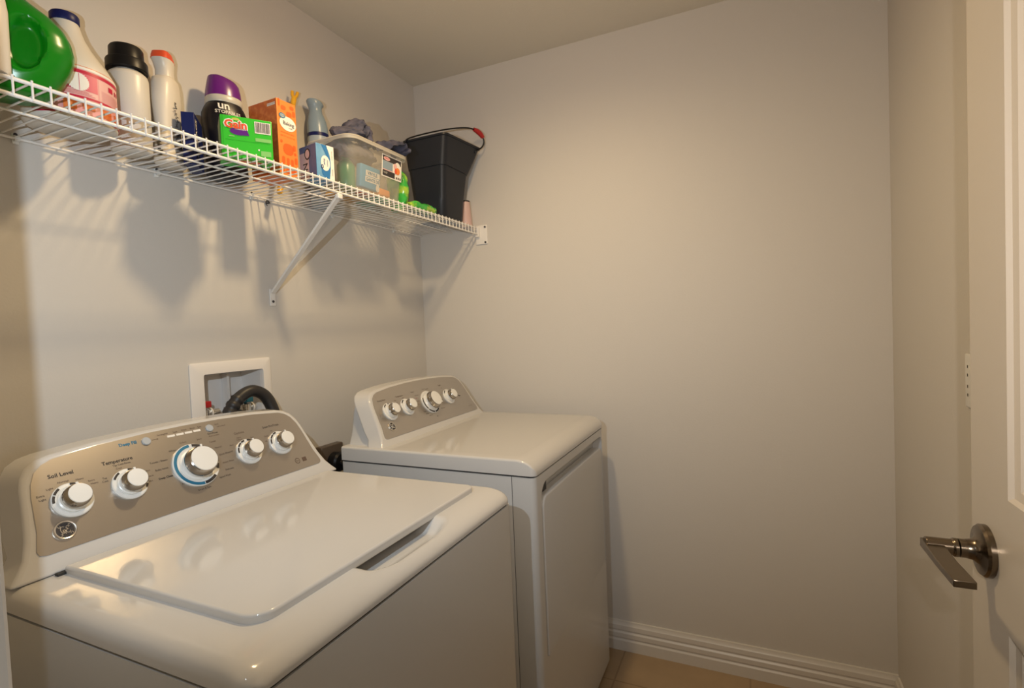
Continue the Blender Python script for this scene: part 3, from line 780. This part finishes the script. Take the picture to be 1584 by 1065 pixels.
# white bottle, pink label
t = thing('bleach_bottle', 'white bottle with pink label and flat navy cap beside the green jug', 'bottle', (-1.428, -0.132, S), 16)
t.scale = (1, 1, 1.035)
mb = MB('milky')
R0 = 0.0765
mb.lathe([(R0 - 0.006, 0), (R0 - 0.001, 0.003), (R0, 0.008), (R0, 0.095), (R0 - 0.002, 0.105), (R0 - 0.010, 0.120), (R0 - 0.022, 0.137), (0.041, 0.157), (0.031, 0.176), (0.026, 0.192), (0.0225, 0.205)], n=64)
mb.build('body', t, smooth=60)
mb = MB('navy'); mb.lathe([(0.0232, 0.2045), (0.0242, 0.207), (0.0242, 0.219), (0.0225, 0.2215)], n=40); mb.build('cap', t)
mb = MB('pink')
wrap_quad(mb, R0, -180, 60, 0.010, 0.094, 40)
mb.use('crimson'); wrap_quad(mb, R0, -180, 60, 0.0865, 0.0925, 40, 0.0010); wrap_quad(mb, R0, -180, 60, 0.0395, 0.0435, 40, 0.0010); wrap_quad(mb, R0, -180, 60, 0.007, 0.0095, 40, 0.0010)
mb.use('paper'); wrap_quad(mb, R0, -180, 60, 0.0945, 0.0985, 40, 0.0010)
mb.use('orange_side'); wrap_quad(mb, R0, -180, 60, 0.0995, 0.1005, 40, 0.0010)
mb.use('pink_deep'); wrap_quad(mb, R0, -150, -98, 0.055, 0.0860, 16, 0.0010)
mb.use('pink_pale'); wrap_quad(mb, R0, -96, -52, 0.045, 0.0855, 16, 0.0009); wrap_quad(mb, R0, -150, -98, 0.0445, 0.0545, 16, 0.0009)
mb.use('paper')
for k in range(14):    # round cream badge
    a0 = -122 + 13 * sin(pi * (k / 14 - 0.5)); a1 = -122 + 13 * sin(pi * ((k + 1) / 14 - 0.5))
    hh = 0.0165 * cos(pi * ((k + 0.5) / 14 - 0.5)); wrap_quad(mb, R0, a0, a1, 0.0695 - hh, 0.0695 + hh, 1, 0.0016)
mb.use('pink_deep'); wrap_quad(mb, R0, -121, -120.4, 0.0535, 0.0850, 1, 0.0020)
mb.use('crimson'); wrap_quad(mb, R0, -80, -71, 0.070, 0.0795, 3, 0.0016); wrap_quad(mb, R0, -66, -63, 0.070, 0.0785, 2, 0.0016); wrap_quad(mb, R0, -60, -56, 0.071, 0.0785, 2, 0.0016)
mb.use('pink')
for k in range(9): wrap_quad(mb, R0, -92, -54 - 3 * (k % 3), 0.0465 + 0.0022 * k, 0.0473 + 0.0022 * k, 8, 0.0014)
mb.use('crimson')
for k in range(3): wrap_quad(mb, R0, -146, -102 - 4 * k, 0.0463 + 0.0026 * k, 0.0470 + 0.0026 * k, 8, 0.0014)
mb.use('orange_side')
for a0, z0, dz in ((-140, 0.016, 0.018), (-118, 0.020, 0.015), (-92, 0.014, 0.016), (-70, 0.016, 0.014)): wrap_quad(mb, R0, a0, a0 + 15, z0, z0 + dz, 4, 0.0012)
mb.build('label', t, smooth=60, recalc=False)

# white bottle, black measuring cap
t = thing('laundry_bottle', 'tall plain white bottle with a stepped black cap', 'bottle', (-1.284, -0.080, S))
mb = MB('milky'); R1 = 0.0405
mb.lathe([(R1 - 0.005, 0), (R1, 0.004), (R1, 0.170), (R1 - 0.002, 0.178), (R1 - 0.008, 0.184), (0.028, 0.186), (0.028, 0.190)], n=48); mb.build('body', t, smooth=60)
mb = MB('black'); mb.lathe([(0.0395, 0.187), (0.041, 0.189), (0.041, 0.208), (0.0395, 0.211), (0.0345, 0.212), (0.0335, 0.238), (0.031, 0.242)], n=48); mb.build('cap', t)

# waisted stain remover bottle with an orange-red cap
t = thing('stain_remover_bottle', 'slim waisted white bottle with an orange-red cap', 'bottle', (-1.184, -0.060, S), -58)
rings = []
for z, ax, ay in ((0, 0.026, 0.040), (0.004, 0.028, 0.043), (0.03, 0.026, 0.043), (0.06, 0.0205, 0.041), (0.085, 0.0195, 0.040), (0.12, 0.022, 0.042), (0.16, 0.0255, 0.043), (0.195, 0.0255, 0.039), (0.212, 0.024, 0.032), (0.217, 0.021, 0.024)):
    rings.append(superring(ax, ay, z, 2.8, 48))
mb = MB('cream'); mb.loft(rings); mb.build('body', t, smooth=60)
mb = MB('cream'); mb.loft([superring(a_, b_, z, 2.6, 36, 0, o_) for z, a_, b_, o_ in ((0.217, 0.019, 0.021, 0), (0.235, 0.0185, 0.020, 0), (0.250, 0.0205, 0.024, -0.003), (0.258, 0.022, 0.027, -0.006))]); mb.build('nozzle', t, smooth=50)
mb = MB('orange_red'); mb.loft([superring(a_, b_, z, 3.5, 36, 0, o_) for z, a_, b_, o_ in ((0.258, 0.0215, 0.026, -0.006), (0.266, 0.0205, 0.024, -0.007), (0.276, 0.0185, 0.019, -0.008))]); mb.build('cap', t, smooth=50)
mb = MB('ink')
Xl = frame((0.0222, -0.010, 0.12), (0, 1, 0), (0, 0, 1))
random.seed(12)
for k in range(26):
    zz_ = 0.034 - 0.0036 * k; yy = random.uniform(-0.006, 0.008); ww = random.uniform(0.003, 0.011); hh = random.choice((0.0014, 0.0020, 0.0026))
    mb.rect(yy - ww / 2, zz_ - hh / 2, yy + ww / 2, zz_ + hh / 2, Xl, 0.0028)
Xf = frame((0, -0.0425, 0.035), (1, 0, 0), (0, 0, 1))
for k in range(9):
    zz_ = 0.018 - 0.0045 * k; yy = random.uniform(-0.004, 0.004); ww = random.uniform(0.005, 0.013)
    mb.rect(yy - ww / 2, zz_ - 0.0014, yy + ww / 2, zz_ + 0.0014, Xf, 0.0016)
mb.build('label', t, smooth=0, recalc=False)

# narrow navy box
t = thing('trash_bag_box', 'narrow navy blue cardboard box standing edge-on, white lettering', 'box', (-1.184, -0.111, S), 45)
mb = MB('navy_card'); mb.box((0.0, -0.029, 0), (0.095, 0.0, 0.128)); mb.build('carton', t, bevel=0.001, bseg=2)
mb = MB('paper'); Xl = frame((0.045, -0.0292, 0.058), (0, 0, 1), (-1, 0, 0)); mb.text('BAGS', 0.022, Xl @ T(0.03, 0.03, 0.0006), bold=0.0004); mb.rect(-0.035, 0.022, 0.006, 0.025, Xl, 0.0006); mb.build('lettering', t, smooth=0, recalc=False)

# scent booster bottle
t = thing('scent_booster_bottle', 'black scent booster bottle with a purple cap behind the bright green box', 'bottle', (-1.033, -0.072, S), -15)
mb = MB('bottle_black')
mb.loft([superring(a_, b_, z, 2.3, 48) for z, a_, b_ in ((0, 0.048, 0.040), (0.006, 0.052, 0.044), (0.06, 0.050, 0.043), (0.11, 0.053, 0.045), (0.150, 0.0575, 0.047), (0.175, 0.0560, 0.046), (0.192, 0.049, 0.042), (0.200, 0.043, 0.040))]); mb.build('body', t, smooth=60)
mb = MB('collar'); mb.loft([superring(a_, b_, z, 2.2, 48) for z, a_, b_ in ((0.2, 0.0445, 0.041), (0.202, 0.046, 0.042), (0.216, 0.046, 0.042), (0.218, 0.0445, 0.041))]); mb.build('collar', t, smooth=40)
mb = MB('purple'); mb.loft([superring(a_, b_, z + 0, 2.2, 48, 0, 0) for z, a_, b_ in ((0.218, 0.0445, 0.0415), (0.235, 0.0435, 0.0405), (0.255, 0.040, 0.037))] + [[(x, y, z + 0.006 * (-x / 0.03)) for x, y, z in superring(0.036, 0.033, 0.267, 2.2, 48)], [(x, y, z + 0.008 * (-x / 0.03)) for x, y, z in superring(0.026, 0.024, 0.272, 2.2, 48)]]); mb.build('cap', t, smooth=50)
mb = MB('paper')
def on_front(mb, txt, size, x, z, ry, bold=0.0):
    cu = bpy.data.curves.new('t', 'FONT'); cu.body = txt; cu.size = size; cu.align_x = 'CENTER'; cu.align_y = 'CENTER'; cu.offset = bold; cu.resolution_u = 2
    ob = bpy.data.objects.new('t', cu); me = bpy.data.meshes.new_from_object(ob)
    V = []
    for v in me.vertices:
        zz_ = z + v.co.y; q = min(0.96, abs(x + v.co.x) / 0.0575)
        V.append((x + v.co.x, -ry(zz_) * (1 - q ** 2.3) ** (1 / 2.3) - 0.0012, zz_))
    mb.add(V, [tuple(p.vertices) for p in me.polygons]); bpy.data.meshes.remove(me); bpy.data.objects.remove(ob); bpy.data.curves.remove(cu)
ry = lambda z: 0.047 if z < 0.165 else 0.047 - (z - 0.165) * 0.14
on_front(mb, 'un', 0.030, -0.018, 0.1860, ry, 0.0006)
on_front(mb, 'STOPABLES', 0.0125, -0.008, 0.1685, ry, 0.0001)
mb.build('lettering', t, smooth=0, recalc=False)

# bright green dryer-sheet carton
t = thing('green_carton', 'bright green carton with orange and purple logo at the shelf front', 'box', (-1.078, -0.300, S), -33.5)
gw, gd, gh = 0.114, 0.082, 0.100
mb = MB('gain_green'); mb.box((-gw, 0, 0), (0, gd, gh)); mb.build('carton', t, bevel=0.0015, bseg=2)
X = frame((-gw / 2, -0.0001, gh / 2), (1, 0, 0), (0, 0, 1))
mb = MB()
mb.use('paper'); mb.text('Gain', 0.0265, X @ T(-0.0240, 0.0285, 0.0008), bold=0.0030)
mb.use('orange_red'); mb.text('Gain', 0.0265, X @ T(-0.0240, 0.0285, 0.0013), bold=0.0008)
mb.use('purple_print'); mb.disc(0.017, X @ T(-0.018, 0.0135, 0.0008), 32, 1.15, 0.55); mb.add([(0.0, 0.020, 0.0009), (0.005, 0.006, 0.0009), (-0.012, 0.005, 0.0009)], [(0, 2, 1)], X)
mb.use('gain_yellow'); mb.disc(0.004, X @ T(-0.0235, 0.0425, 0.0007), 20, 2.2, 0.8)
mb.use('paper'); mb.rect(0.0175, 0.0150, 0.0535, 0.0435, X, 0.0008)
mb.use('ink_brown')
random.seed(3)
q = 0.0195
while q < 0.0505:
    ww = random.choice((0.0006, 0.0010, 0.0016)); mb.rect(q, 0.0175, q + ww, 0.0420, X, 0.0012); q += ww + random.choice((0.0007, 0.0012))
mb.use('gain_light'); mb.rect(0.018, -0.005, 0.0535, 0.0035, X, 0.0008); mb.rect(0.029, -0.040, 0.052, -0.027, X, 0.0008)
mb.rect(-0.040, -0.0005, -0.028, 0.0020, X, 0.0008); mb.use('paper'); mb.rect(0.023, -0.0275, 0.0265, -0.0235, X, 0.0008)
mb.use('green_dark'); mb.rect(-0.048, -0.0085, 0.050, -0.0080, X, 0.0007); mb.rect(-0.0525, -0.050, -0.0520, 0.050, X, 0.0007)
Xl = frame((-gw - 0.0001, gd / 2, gh / 2), (0, -1, 0), (0, 0, 1))
mb.use('film'); mb.rect(-0.037, -0.046, 0.036, 0.047, Xl, 0.0006)
Xb = frame((-gw / 2, gd / 2, -0.0001), (1, 0, 0), (0, -1, 0))
mb.use('gain_yellow'); mb.disc(0.026, Xb @ T(0, 0.014, 0.0006), 28, 1.8, 0.6); mb.use('orange_red'); mb.disc(0.02, Xb @ T(0, 0.014, 0.0010), 28, 1.8, 0.45); mb.use('purple_print'); mb.disc(0.018, Xb @ T(0.01, -0.012, 0.0010), 28, 1.6, 0.5)
mb.build('print', t, smooth=0, recalc=False)

# orange baking soda box
t = thing('baking_soda_box', 'tall orange baking soda box with a white oval and blue logo', 'box', (-0.997, -0.231, S), -2)
ow, od, oh = 0.0635, 0.112, 0.206
mb = MB('orange'); mb.box((0, 0, 0), (ow, od, oh)); mb.build('carton', t, bevel=0.001, bseg=2)
X = frame((ow / 2, -0.0001, oh / 2), (1, 0, 0), (0, 0, 1))
mb = MB('orange_dk')
random.seed(8)
for x, y, w_, h_ in ((-0.010, 0.083, 0.016, 0.012), (0.018, 0.090, 0.014, 0.010), (0.008, 0.070, 0.018, 0.014), (0.024, 0.075, 0.010, 0.016), (-0.024, 0.094, 0.006, 0.02), (0.0, -0.028, 0.034, 0.030), (-0.018, -0.060, 0.010, 0.020), (-0.003, -0.062, 0.009, 0.020), (0.011, -0.062, 0.009, 0.018), (0.024, -0.055, 0.009, 0.018), (-0.022, -0.085, 0.012, 0.014), (-0.004, -0.088, 0.014, 0.012), (0.014, -0.086, 0.014, 0.014), (0.020, -0.020, 0.010, 0.016), (-0.022, -0.010, 0.008, 0.008), (0.022, -0.036, 0.008, 0.008)):
    P = rrect(x - w_ / 2, y - h_ / 2, x + w_ / 2, y + h_ / 2, min(w_, h_) * 0.42, 4)
    mb.add([(p[0], p[1], 0.0005) for p in P], [tuple(range(len(P)))], X)
mb.use('paper'); mb.disc(0.027, X @ T(0.002, 0.042, 0.0008), 40, 1.0, 0.72)
mb.use('ink_blue'); mb.disc(0.0105, X @ T(-0.016, 0.060, 0.0012), 28, 1.0, 0.72)
mb.use('blue_pale'); mb.disc(0.0078, X @ T(-0.016, 0.060, 0.0016), 28, 1.0, 0.62)
mb.use('ink_blue'); mb.text('Great Value', 0.0030, X @ T(-0.016, 0.060, 0.0020))
mb.use('ink'); mb.text('Baking', 0.0140, X @ T(0.004, 0.042, 0.0012), bold=0.0002); mb.text('soda', 0.0065, X @ T(0.010, 0.032, 0.0012))
mb.use('orange_dk'); mb.text('deodorizes & cleans', 0.0056, X @ T(0.0, 0.016, 0.0008)); mb.text('NET WT 16 OZ (1 LB)', 0.0050, X @ T(0.0, 0.006, 0.0008))
Xl = frame((-0.0001, od / 2, oh / 2), (0, -1, 0), (0, 0, 1))
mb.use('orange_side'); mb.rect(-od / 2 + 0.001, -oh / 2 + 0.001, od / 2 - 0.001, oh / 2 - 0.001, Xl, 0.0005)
mb.use('paper'); mb.rect(0.020, 0.086, 0.052, 0.093, Xl, 0.0009); mb.use('orange_dk'); mb.text('BAKING SODA', 0.0052, Xl @ T(0.036, 0.0895, 0.0012))
mb.build('print', t, smooth=0, recalc=False)

# yellow forked stick
mb = MB('yellow')
d0 = Vector((-0.862, -0.075, S)); d1 = Vector((-0.745, -0.035, 2.102))
dv = (d1 - d0).normalized()
mb.tube([d0, d0 + (d1 - d0) * 0.5, d1], 0.0085, 12)
pr_ = Vector((0.9, -0.43, 0))
for sg in (-1, 1): mb.tube([d1 - dv * 0.006, d1 + pr_ * sg * 0.007 + dv * 0.010, d1 + pr_ * sg * 0.0085 + dv * 0.024], 0.0052, 10)
tag(mb.build('cleaning_wand', smooth=50), 'yellow stick with a forked tip leaning behind the orange box', 'stick')

# blue-grey air freshener can
t = thing('air_freshener_bottle', 'slim blue-grey air freshener bottle with a flared top and navy band', 'bottle', (-0.654, -0.042, S))
mb = MB('blue_pale'); mb.lathe([(0.032, 0), (0.034, 0.003), (0.0345, 0.10), (0.0345, 0.236)], n=44); mb.build('body', t, smooth=50)
mb = MB('navy'); mb.lathe([(0.0350, 0.236), (0.0350, 0.248)], n=44); mb.build('band', t)
mb = MB('blue_grey')
def lean(ring, k): return [(x - k, y, z) for x, y, z in ring]
mb.loft([lean(superring(a_, a_, z + 0.045, 2.0, 44), k) for z, a_, k in ((0.203, 0.0345, 0), (0.225, 0.034, 0.001), (0.245, 0.031, 0.002), (0.262, 0.026, 0.004), (0.274, 0.0215, 0.005), (0.286, 0.0205, 0.006), (0.296, 0.0235, 0.007))] + [[(x - 0.007, y, z + 0.045 - x * 0.20) for x, y, z in superring(0.0295, 0.0265, 0.306, 2.0, 44)], [(x - 0.007, y, z + 0.045 - x * 0.2) for x, y, z in superring(0.0275, 0.0245, 0.310, 2.0, 44)]])
mb.build('spray_head', t, smooth=50)

# blue dryer-sheets box
t = thing('dryer_sheet_box', 'small blue dryer sheet box with a white oval at the shelf front', 'box', (-0.922, -0.290, S), -10)
bw, bd, bh = 0.0575, 0.078, 0.098
mb = MB('blue_card'); mb.box((0, 0, 0), (bw, bd, bh)); mb.build('carton', t, bevel=0.001, bseg=2)
X = frame((bw / 2, -0.0001, bh / 2), (1, 0, 0), (0, 0, 1))
mb = MB('blue_mid')
mb.add([(-0.012, 0.048, 0.0005), (0.004, 0.048, 0.0005), (0.016, 0.010, 0.0005), (0.008, 0.012, 0.0005)], [(3, 2, 1, 0)], X); mb.disc(0.020, X @ T(0.004, -0.026, 0.0005), 28, 0.9, 0.9)
mb.use('paper')
P = [(0.029, 0.049), (0.029, -0.049), (0.012, -0.049), (0.016, -0.025), (0.018, 0.0), (0.015, 0.025), (0.005, 0.049)]
mb.add([(p[0] - 0.0006, p[1] * 0.995, 0.0008) for p in P], [tuple(range(len(P)))], X)
mb.disc(0.0155, X @ T(-0.001, -0.003, 0.0012), 36, 0.95, 1.4)
mb.use('navy_card'); mb.disc(0.0052, X @ T(-0.0115, -0.014, 0.0016), 24, 0.8, 1.1); mb.use('blue_pale'); mb.disc(0.0036, X @ T(-0.0115, -0.014, 0.0020), 24, 0.8, 1.1)
mb.use('blue_deep'); mb.text('dryer', 0.0085, X @ T(-0.004, 0.0, 0.0016) @ RZ(-90), bold=0.0002); mb.text('sheets', 0.0075, X @ T(0.006, -0.002, 0.0016) @ RZ(-90))
mb.use('ink_brown'); mb.text('fabric softener', 0.0045, X @ T(0.022, 0.022, 0.0012) @ RZ(-90)); mb.text('160 sheets', 0.0045, X @ T(0.022, -0.025, 0.0012) @ RZ(-90))
Xl = frame((-0.0001, bd / 2, bh / 2), (0, -1, 0), (0, 0, 1))
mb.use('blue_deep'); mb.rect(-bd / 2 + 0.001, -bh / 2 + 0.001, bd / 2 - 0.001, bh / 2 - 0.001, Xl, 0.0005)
mb.use('mauve'); P = rrect(-0.038, -0.048, 0.005, 0.030, (0.0, 0.02, 0.0, 0.0), 6); mb.add([(p[0], p[1], 0.0008) for p in P], [tuple(range(len(P)))], Xl)
mb.use('ink'); mb.disc(0.014, Xl @ T(0.000, 0.024, 0.0012), 28, 0.95, 1.15); mb.use('mauve'); mb.disc(0.0105, Xl @ T(0.0, 0.024, 0.0016), 28, 0.9, 1.15)
mb.use('ink'); mb.text('Nu', 0.030, Xl @ T(-0.013, -0.018, 0.0012) @ RZ(-90), bold=0.0004)
mb.build('print', t, smooth=0, recalc=False)

# frosted storage tub and what is in it
t = thing('storage_tub', 'frosted clear plastic tub with a picture sticker, grey cloths on top', 'tub', (-0.6475, -0.210, S))
def tubring(hx_, hy_, r, z): return [(x, y, z) for x, y in rrect(-hx_, -hy_, hx_, hy_, r, 8)]
hh = 0.160
outer = [tubring(0.116, 0.066, 0.02, 0.0), tubring(0.122, 0.072, 0.024, 0.004), tubring(0.1365, 0.086, 0.028, hh)]
inner = [tubring(0.1345, 0.084, 0.026, hh), tubring(0.120, 0.070, 0.022, 0.006), tubring(0.114, 0.064, 0.018, 0.003)]
mb = MB('tub'); mb.loft(outer, cap1=False); mb.loft(inner, cap0=False); mb.build('bin', t, smooth=50)
mb = MB('tub_rim')
mb.loft([tubring(0.1345, 0.084, 0.026, hh), tubring(0.1345, 0.084, 0.026, hh + 0.004), tubring(0.150, 0.0985, 0.040, hh + 0.004), tubring(0.152, 0.1005, 0.042, hh), tubring(0.150, 0.0985, 0.040, hh - 0.008), tubring(0.148, 0.0965, 0.040, hh - 0.008), tubring(0.148, 0.0965, 0.040, hh - 0.001), tubring(0.1365, 0.086, 0.028, hh - 0.001)], cap0=False, cap1=False)
mb.build('rim', t, smooth=40)
Xs = frame((0.064, -0.0818, 0.112), (1, 0, 0), (0, -0.0897, 1)) 
mb = MB('paper'); mb.rect(-0.053, -0.036, 0.053, 0.036, Xs, 0.001)
mb.use('ink'); mb.rect(-0.049, 0.016, 0.049, 0.0325, Xs, 0.0014); mb.rect(-0.049, -0.0325, 0.016, -0.014, Xs, 0.0014)
mb.use('blue_grey'); mb.rect(-0.049, -0.011, 0.004, 0.015, Xs, 0.0014)
mb.use('pink_pale'); mb.disc(0.010, Xs @ T(-0.028, 0.024, 0.0018), 24, 1.7, 0.6); mb.rect(-0.049, -0.0138, 0.004, -0.0112, Xs, 0.0014)
mb.use('crimson'); mb.text('STERILITE', 0.0058, Xs @ T(-0.028, 0.024, 0.0022), bold=0.0001)
mb.use('paper'); mb.disc(0.014, Xs @ T(0.030, 0.012, 0.0018), 24, 1.0, 0.9); mb.use('orange'); mb.disc(0.013, Xs @ T(0.030, -0.004, 0.0019), 24, 1.0, 0.9); mb.use('orange_red'); mb.disc(0.007, Xs @ T(0.020, -0.006, 0.0022), 20, 0.9, 1.4); mb.use('pink_pale'); mb.disc(0.009, Xs @ T(0.017, 0.010, 0.0021), 20)
mb.use('paper'); mb.text('16 QT', 0.008, Xs @ T(-0.034, -0.022, 0.0018)); mb.use('ink_brown')
for k in range(3): mb.rect(0.022 + 0.010 * k, -0.031, 0.029 + 0.010 * k, -0.024, Xs, 0.0014)
mb.build('sticker', t, smooth=0, recalc=False)

o = MB('bottle_green'); o.lathe([(0.026, 0), (0.028, 0.003), (0.028, 0.075), (0.018, 0.092), (0.012, 0.096), (0.012, 0.110)], n=30)
tag(o.build('cleaner_bottle', loc=(-0.728, -0.222, S + 0.0172)), 'dark green bottle standing inside the frosted tub at its left end', 'bottle')
t = thing('glove_pack', 'blue pack of vinyl gloves inside the frosted tub, white lettering', 'pack', (-0.662, -0.262, S + 0.028), 0)
mb = MB('pack_blue'); mb.box((-0.048, 0, 0), (0.050, 0.022, 0.074), RX(6), r=0.005); mb.build('carton', t)
X = RX(6) @ frame((0.0, -0.0002, 0.036), (1, 0, 0), (0, 0, 1))
mb = MB('paper'); mb.rect(-0.026, 0.004, 0.044, 0.0215, X, 0.0006); mb.rect(-0.028, -0.015, 0.044, 0.0018, X, 0.0006)
mb.use('ink_blue'); mb.text('VINYLE', 0.0150, X @ T(0.006, 0.0125, 0.0012), bold=0.0005); mb.text('GANTS DE', 0.0135, X @ T(0.008, -0.007, 0.0012), bold=0.0005)
mb.use('cream'); mb.disc(0.012, X @ T(0.034, -0.026, 0.0010), 20, 0.8, 1.0); mb.build('print', t, smooth=0, recalc=False)
o = MB('yellow'); o.box((-0.06, -0.028, 0), (0.06, 0.028, 0.012), r=0.004); tag(o.build('sponge_pack', loc=(-0.690, -0.178, S + 0.0042)), 'flat yellow pack lying at the bottom of the frosted tub, at the wall side', 'pack')
o = MB('pack_teal'); o.box((-0.034, -0.05, 0), (0.034, 0.05, 0.013), r=0.004); tag(o.build('scrub_pack', loc=(-0.584, -0.208, S + 0.0042)), 'flat mint green pack lying at the right end of the frosted tub floor', 'pack')
o = MB('red'); o.box((-0.018, -0.016, 0), (0.018, 0.016, 0.012), r=0.004); tag(o.build('scouring_pad', loc=(-0.690, -0.252, S + 0.0042)), 'small red pad at the bottom front of the frosted tub', 'pad')
o = MB('pack_orange'); o.box((-0.030, -0.020, 0), (0.030, 0.020, 0.026), r=0.006); tag(o.build('sponge', loc=(-0.592, -0.245, S + 0.0182)), 'orange sponge on the mint green pack inside the frosted tub', 'sponge')

# cloths: folded, crumpled terry
def crumple(rings, amp, freq, seed):
    off = Vector((seed * 3.1, seed * 1.7, seed))
    return [[tuple(Vector(p) + Vector(noise.noise_vector(Vector(p) * freq + off)) * amp) for p in r] for r in rings]
def cloth_blob(name, loc, parts, label, seed):
    mb = MB('cloth')
    for pts, rx, rz in parts:
        P = catmull(pts, 10); rings = []
        for i, p in enumerate(P):
            tt = P[min(i + 1, len(P) - 1)] - P[max(i - 1, 0)]; tt.normalize()
            u = tt.cross(Vector((0, 1, 0.2))).normalized(); v = tt.cross(u)
            k = 0.75 + 0.25 * sin(pi * i / (len(P) - 1))
            rings.append([tuple(p + (u * cos(2 * pi * j / 36) * rx * (1 + 0.22 * cos(6 * pi * j / 36 + i * 0.12)) + v * sin(2 * pi * j / 36) * rz * (1 + 0.18 * sin(8 * pi * j / 36))) * k) for j in range(36)])
        mb.loft(crumple(rings, 0.0085, 55, seed))
    o = mb.build(name, loc=loc, smooth=80)
    return tag(o, label, 'cloth', 'grey terry cloths')
cloth_blob('cleaning_cloth', (-0.660, -0.213, S + 0.182),
    [([(-0.095, 0.01, 0.006), (-0.075, -0.01, 0.016), (-0.045, -0.02, 0.020), (-0.015, -0.03, 0.016)], 0.016, 0.055),
     ([(-0.055, 0.0, 0.0), (-0.035, -0.01, 0.035), (-0.010, -0.01, 0.062), (0.005, 0.0, 0.068)], 0.017, 0.035),
     ([(0.005, 0.01, 0.070), (0.022, 0.0, 0.060), (0.035, -0.005, 0.035), (0.045, -0.01, 0.0)], 0.015, 0.035),
     ([(-0.020, -0.03, 0.0), (-0.005, -0.035, 0.034), (0.010, -0.03, 0.054), (0.026, -0.03, 0.0)], 0.009, 0.018),
     ([(-0.105, 0.0, -0.045), (-0.05, 0.0, -0.035), (0.0, 0.0, -0.030), (0.05, 0.0, -0.035)], 0.030, 0.050)],
    'crumpled grey cloth heaped on the left half of the frosted tub', 2)
cloth_blob('cleaning_cloth', (-0.492, -0.215, S + 0.192),
    [([(-0.080, 0.0, 0.004), (-0.055, -0.02, 0.020), (-0.025, -0.03, 0.030), (0.003, -0.035, 0.027), (0.016, -0.04, 0.008), (0.006, -0.045, -0.002)], 0.0105, 0.040)],
    'rolled grey cloth hanging over the right end of the frosted tub', 5)

# green bags beside the tub
def bag(name, loc, sx_, sy_, sz_, label, seed, rz=0):
    R = []
    for i in range(15):
        z = sz_ * i / 14; k = sin(pi * min(1, max(0.02, i / 14 * 0.96 + 0.03))) ** 0.35
        R.append(superring(sx_ * (0.5 + 0.5 * k), sy_ * k, z, 2.4, 40))
    mb = MB('pack_green'); mb.loft(crumple(R, min(sx_, sy_) * 0.35, 45, seed))
    o = mb.build(name, loc=loc, smooth=40); o.rotation_euler = (0, 0, radians(rz))
    return tag(o, label, 'bag')
bag('refill_bag', (-0.452, -0.215, S + 0.004), 0.022, 0.045, 0.150, 'green and yellow refill bag standing between the tub and the charcoal bucket', 3)
bag('plastic_bag', (-0.385, -0.275, S + 0.003), 0.085, 0.022, 0.030, 'crumpled green plastic bag lying at the shelf front before the bucket', 7)

# charcoal bucket
t = thing('bucket', 'charcoal rectangular bucket with a red-gripped wire handle in the corner', 'bucket', (-0.165, -0.190, S))
def bring(x0, y0, x1, y1, r, z): return [(x, y, z) for x, y in rrect(x0, y0, x1, y1, r, 6)]
mb = MB('charcoal')
o_ = [bring(-0.082, -0.092, 0.070, 0.045, 0.026, 0.0), bring(-0.086, -0.097, 0.074, 0.049, 0.028, 0.006), bring(-0.100, -0.112, 0.086, 0.055, 0.026, 0.205), bring(-0.108, -0.121, 0.093, 0.060, 0.026, 0.208), bring(-0.118, -0.138, 0.103, 0.066, 0.022, 0.313), bring(-0.123, -0.143, 0.108, 0.070, 0.024, 0.315), bring(-0.123, -0.143, 0.108, 0.070, 0.024, 0.322)]
i_ = [bring(-0.116, -0.136, 0.101, 0.064, 0.020, 0.322), bring(-0.104, -0.117, 0.089, 0.057, 0.022, 0.21), bring(-0.082, -0.092, 0.070, 0.045, 0.022, 0.006)]
def spout(r_):
    out = []
    for x, y, z in r_:
        k = smoothstep(0.22, 0.32, z) * max(0, 1 - ((x - 0.100) ** 2 + (y + 0.130) ** 2) / 0.075 ** 2)
        out.append((x + 0.030 * k, y - 0.020 * k, z + 0.004 * k))
    return out
mb.loft([spout(r_) for r_ in o_ + i_])
mb.build('pail', t, smooth=40)
mb = MB('charcoal')
for p in ((-0.118, 0.045, 0.306), (0.098, -0.148, 0.306)): MB('charcoal').lathe([(0.009, -0.004), (0.009, 0.006)], T(*p) @ RX(90), n=16).build('handle_hub', t)
hp = catmull([(-0.128, 0.045, 0.310), (-0.120, 0.030, 0.328), (-0.06, -0.03, 0.358), (0.000, -0.10, 0.380), (0.055, -0.150, 0.390), (0.098, -0.172, 0.382), (0.122, -0.182, 0.355), (0.122, -0.172, 0.328), (0.100, -0.150, 0.308)], 10)
mb = MB('black'); mb.tube(hp, 0.0030, 10); hd = mb.build('wire_handle', t, smooth=60)
mb = MB('red'); gp = hp[44:58]; mb.tube(gp, 0.010, 16, rfun=lambda i: 0.0105 * (0.72 + 0.28 * sin(pi * i / 13))); mb.build('grip', hd, smooth=60)

# small blush cup near the end bracket
t = thing('cup', 'small blush pink tapered cup in the corner right of the bucket', 'cup', (-0.040, -0.268, S))
mb = MB('pink_cup'); mb.lathe([(0.026, 0), (0.027, 0.003), (0.0185, 0.108)], n=32); mb.build('body', t, smooth=50)
mb = MB('black'); mb.lathe([(0.0190, 0.1075), (0.0190, 0.112), (0.017, 0.113)], n=32); mb.build('lid', t)
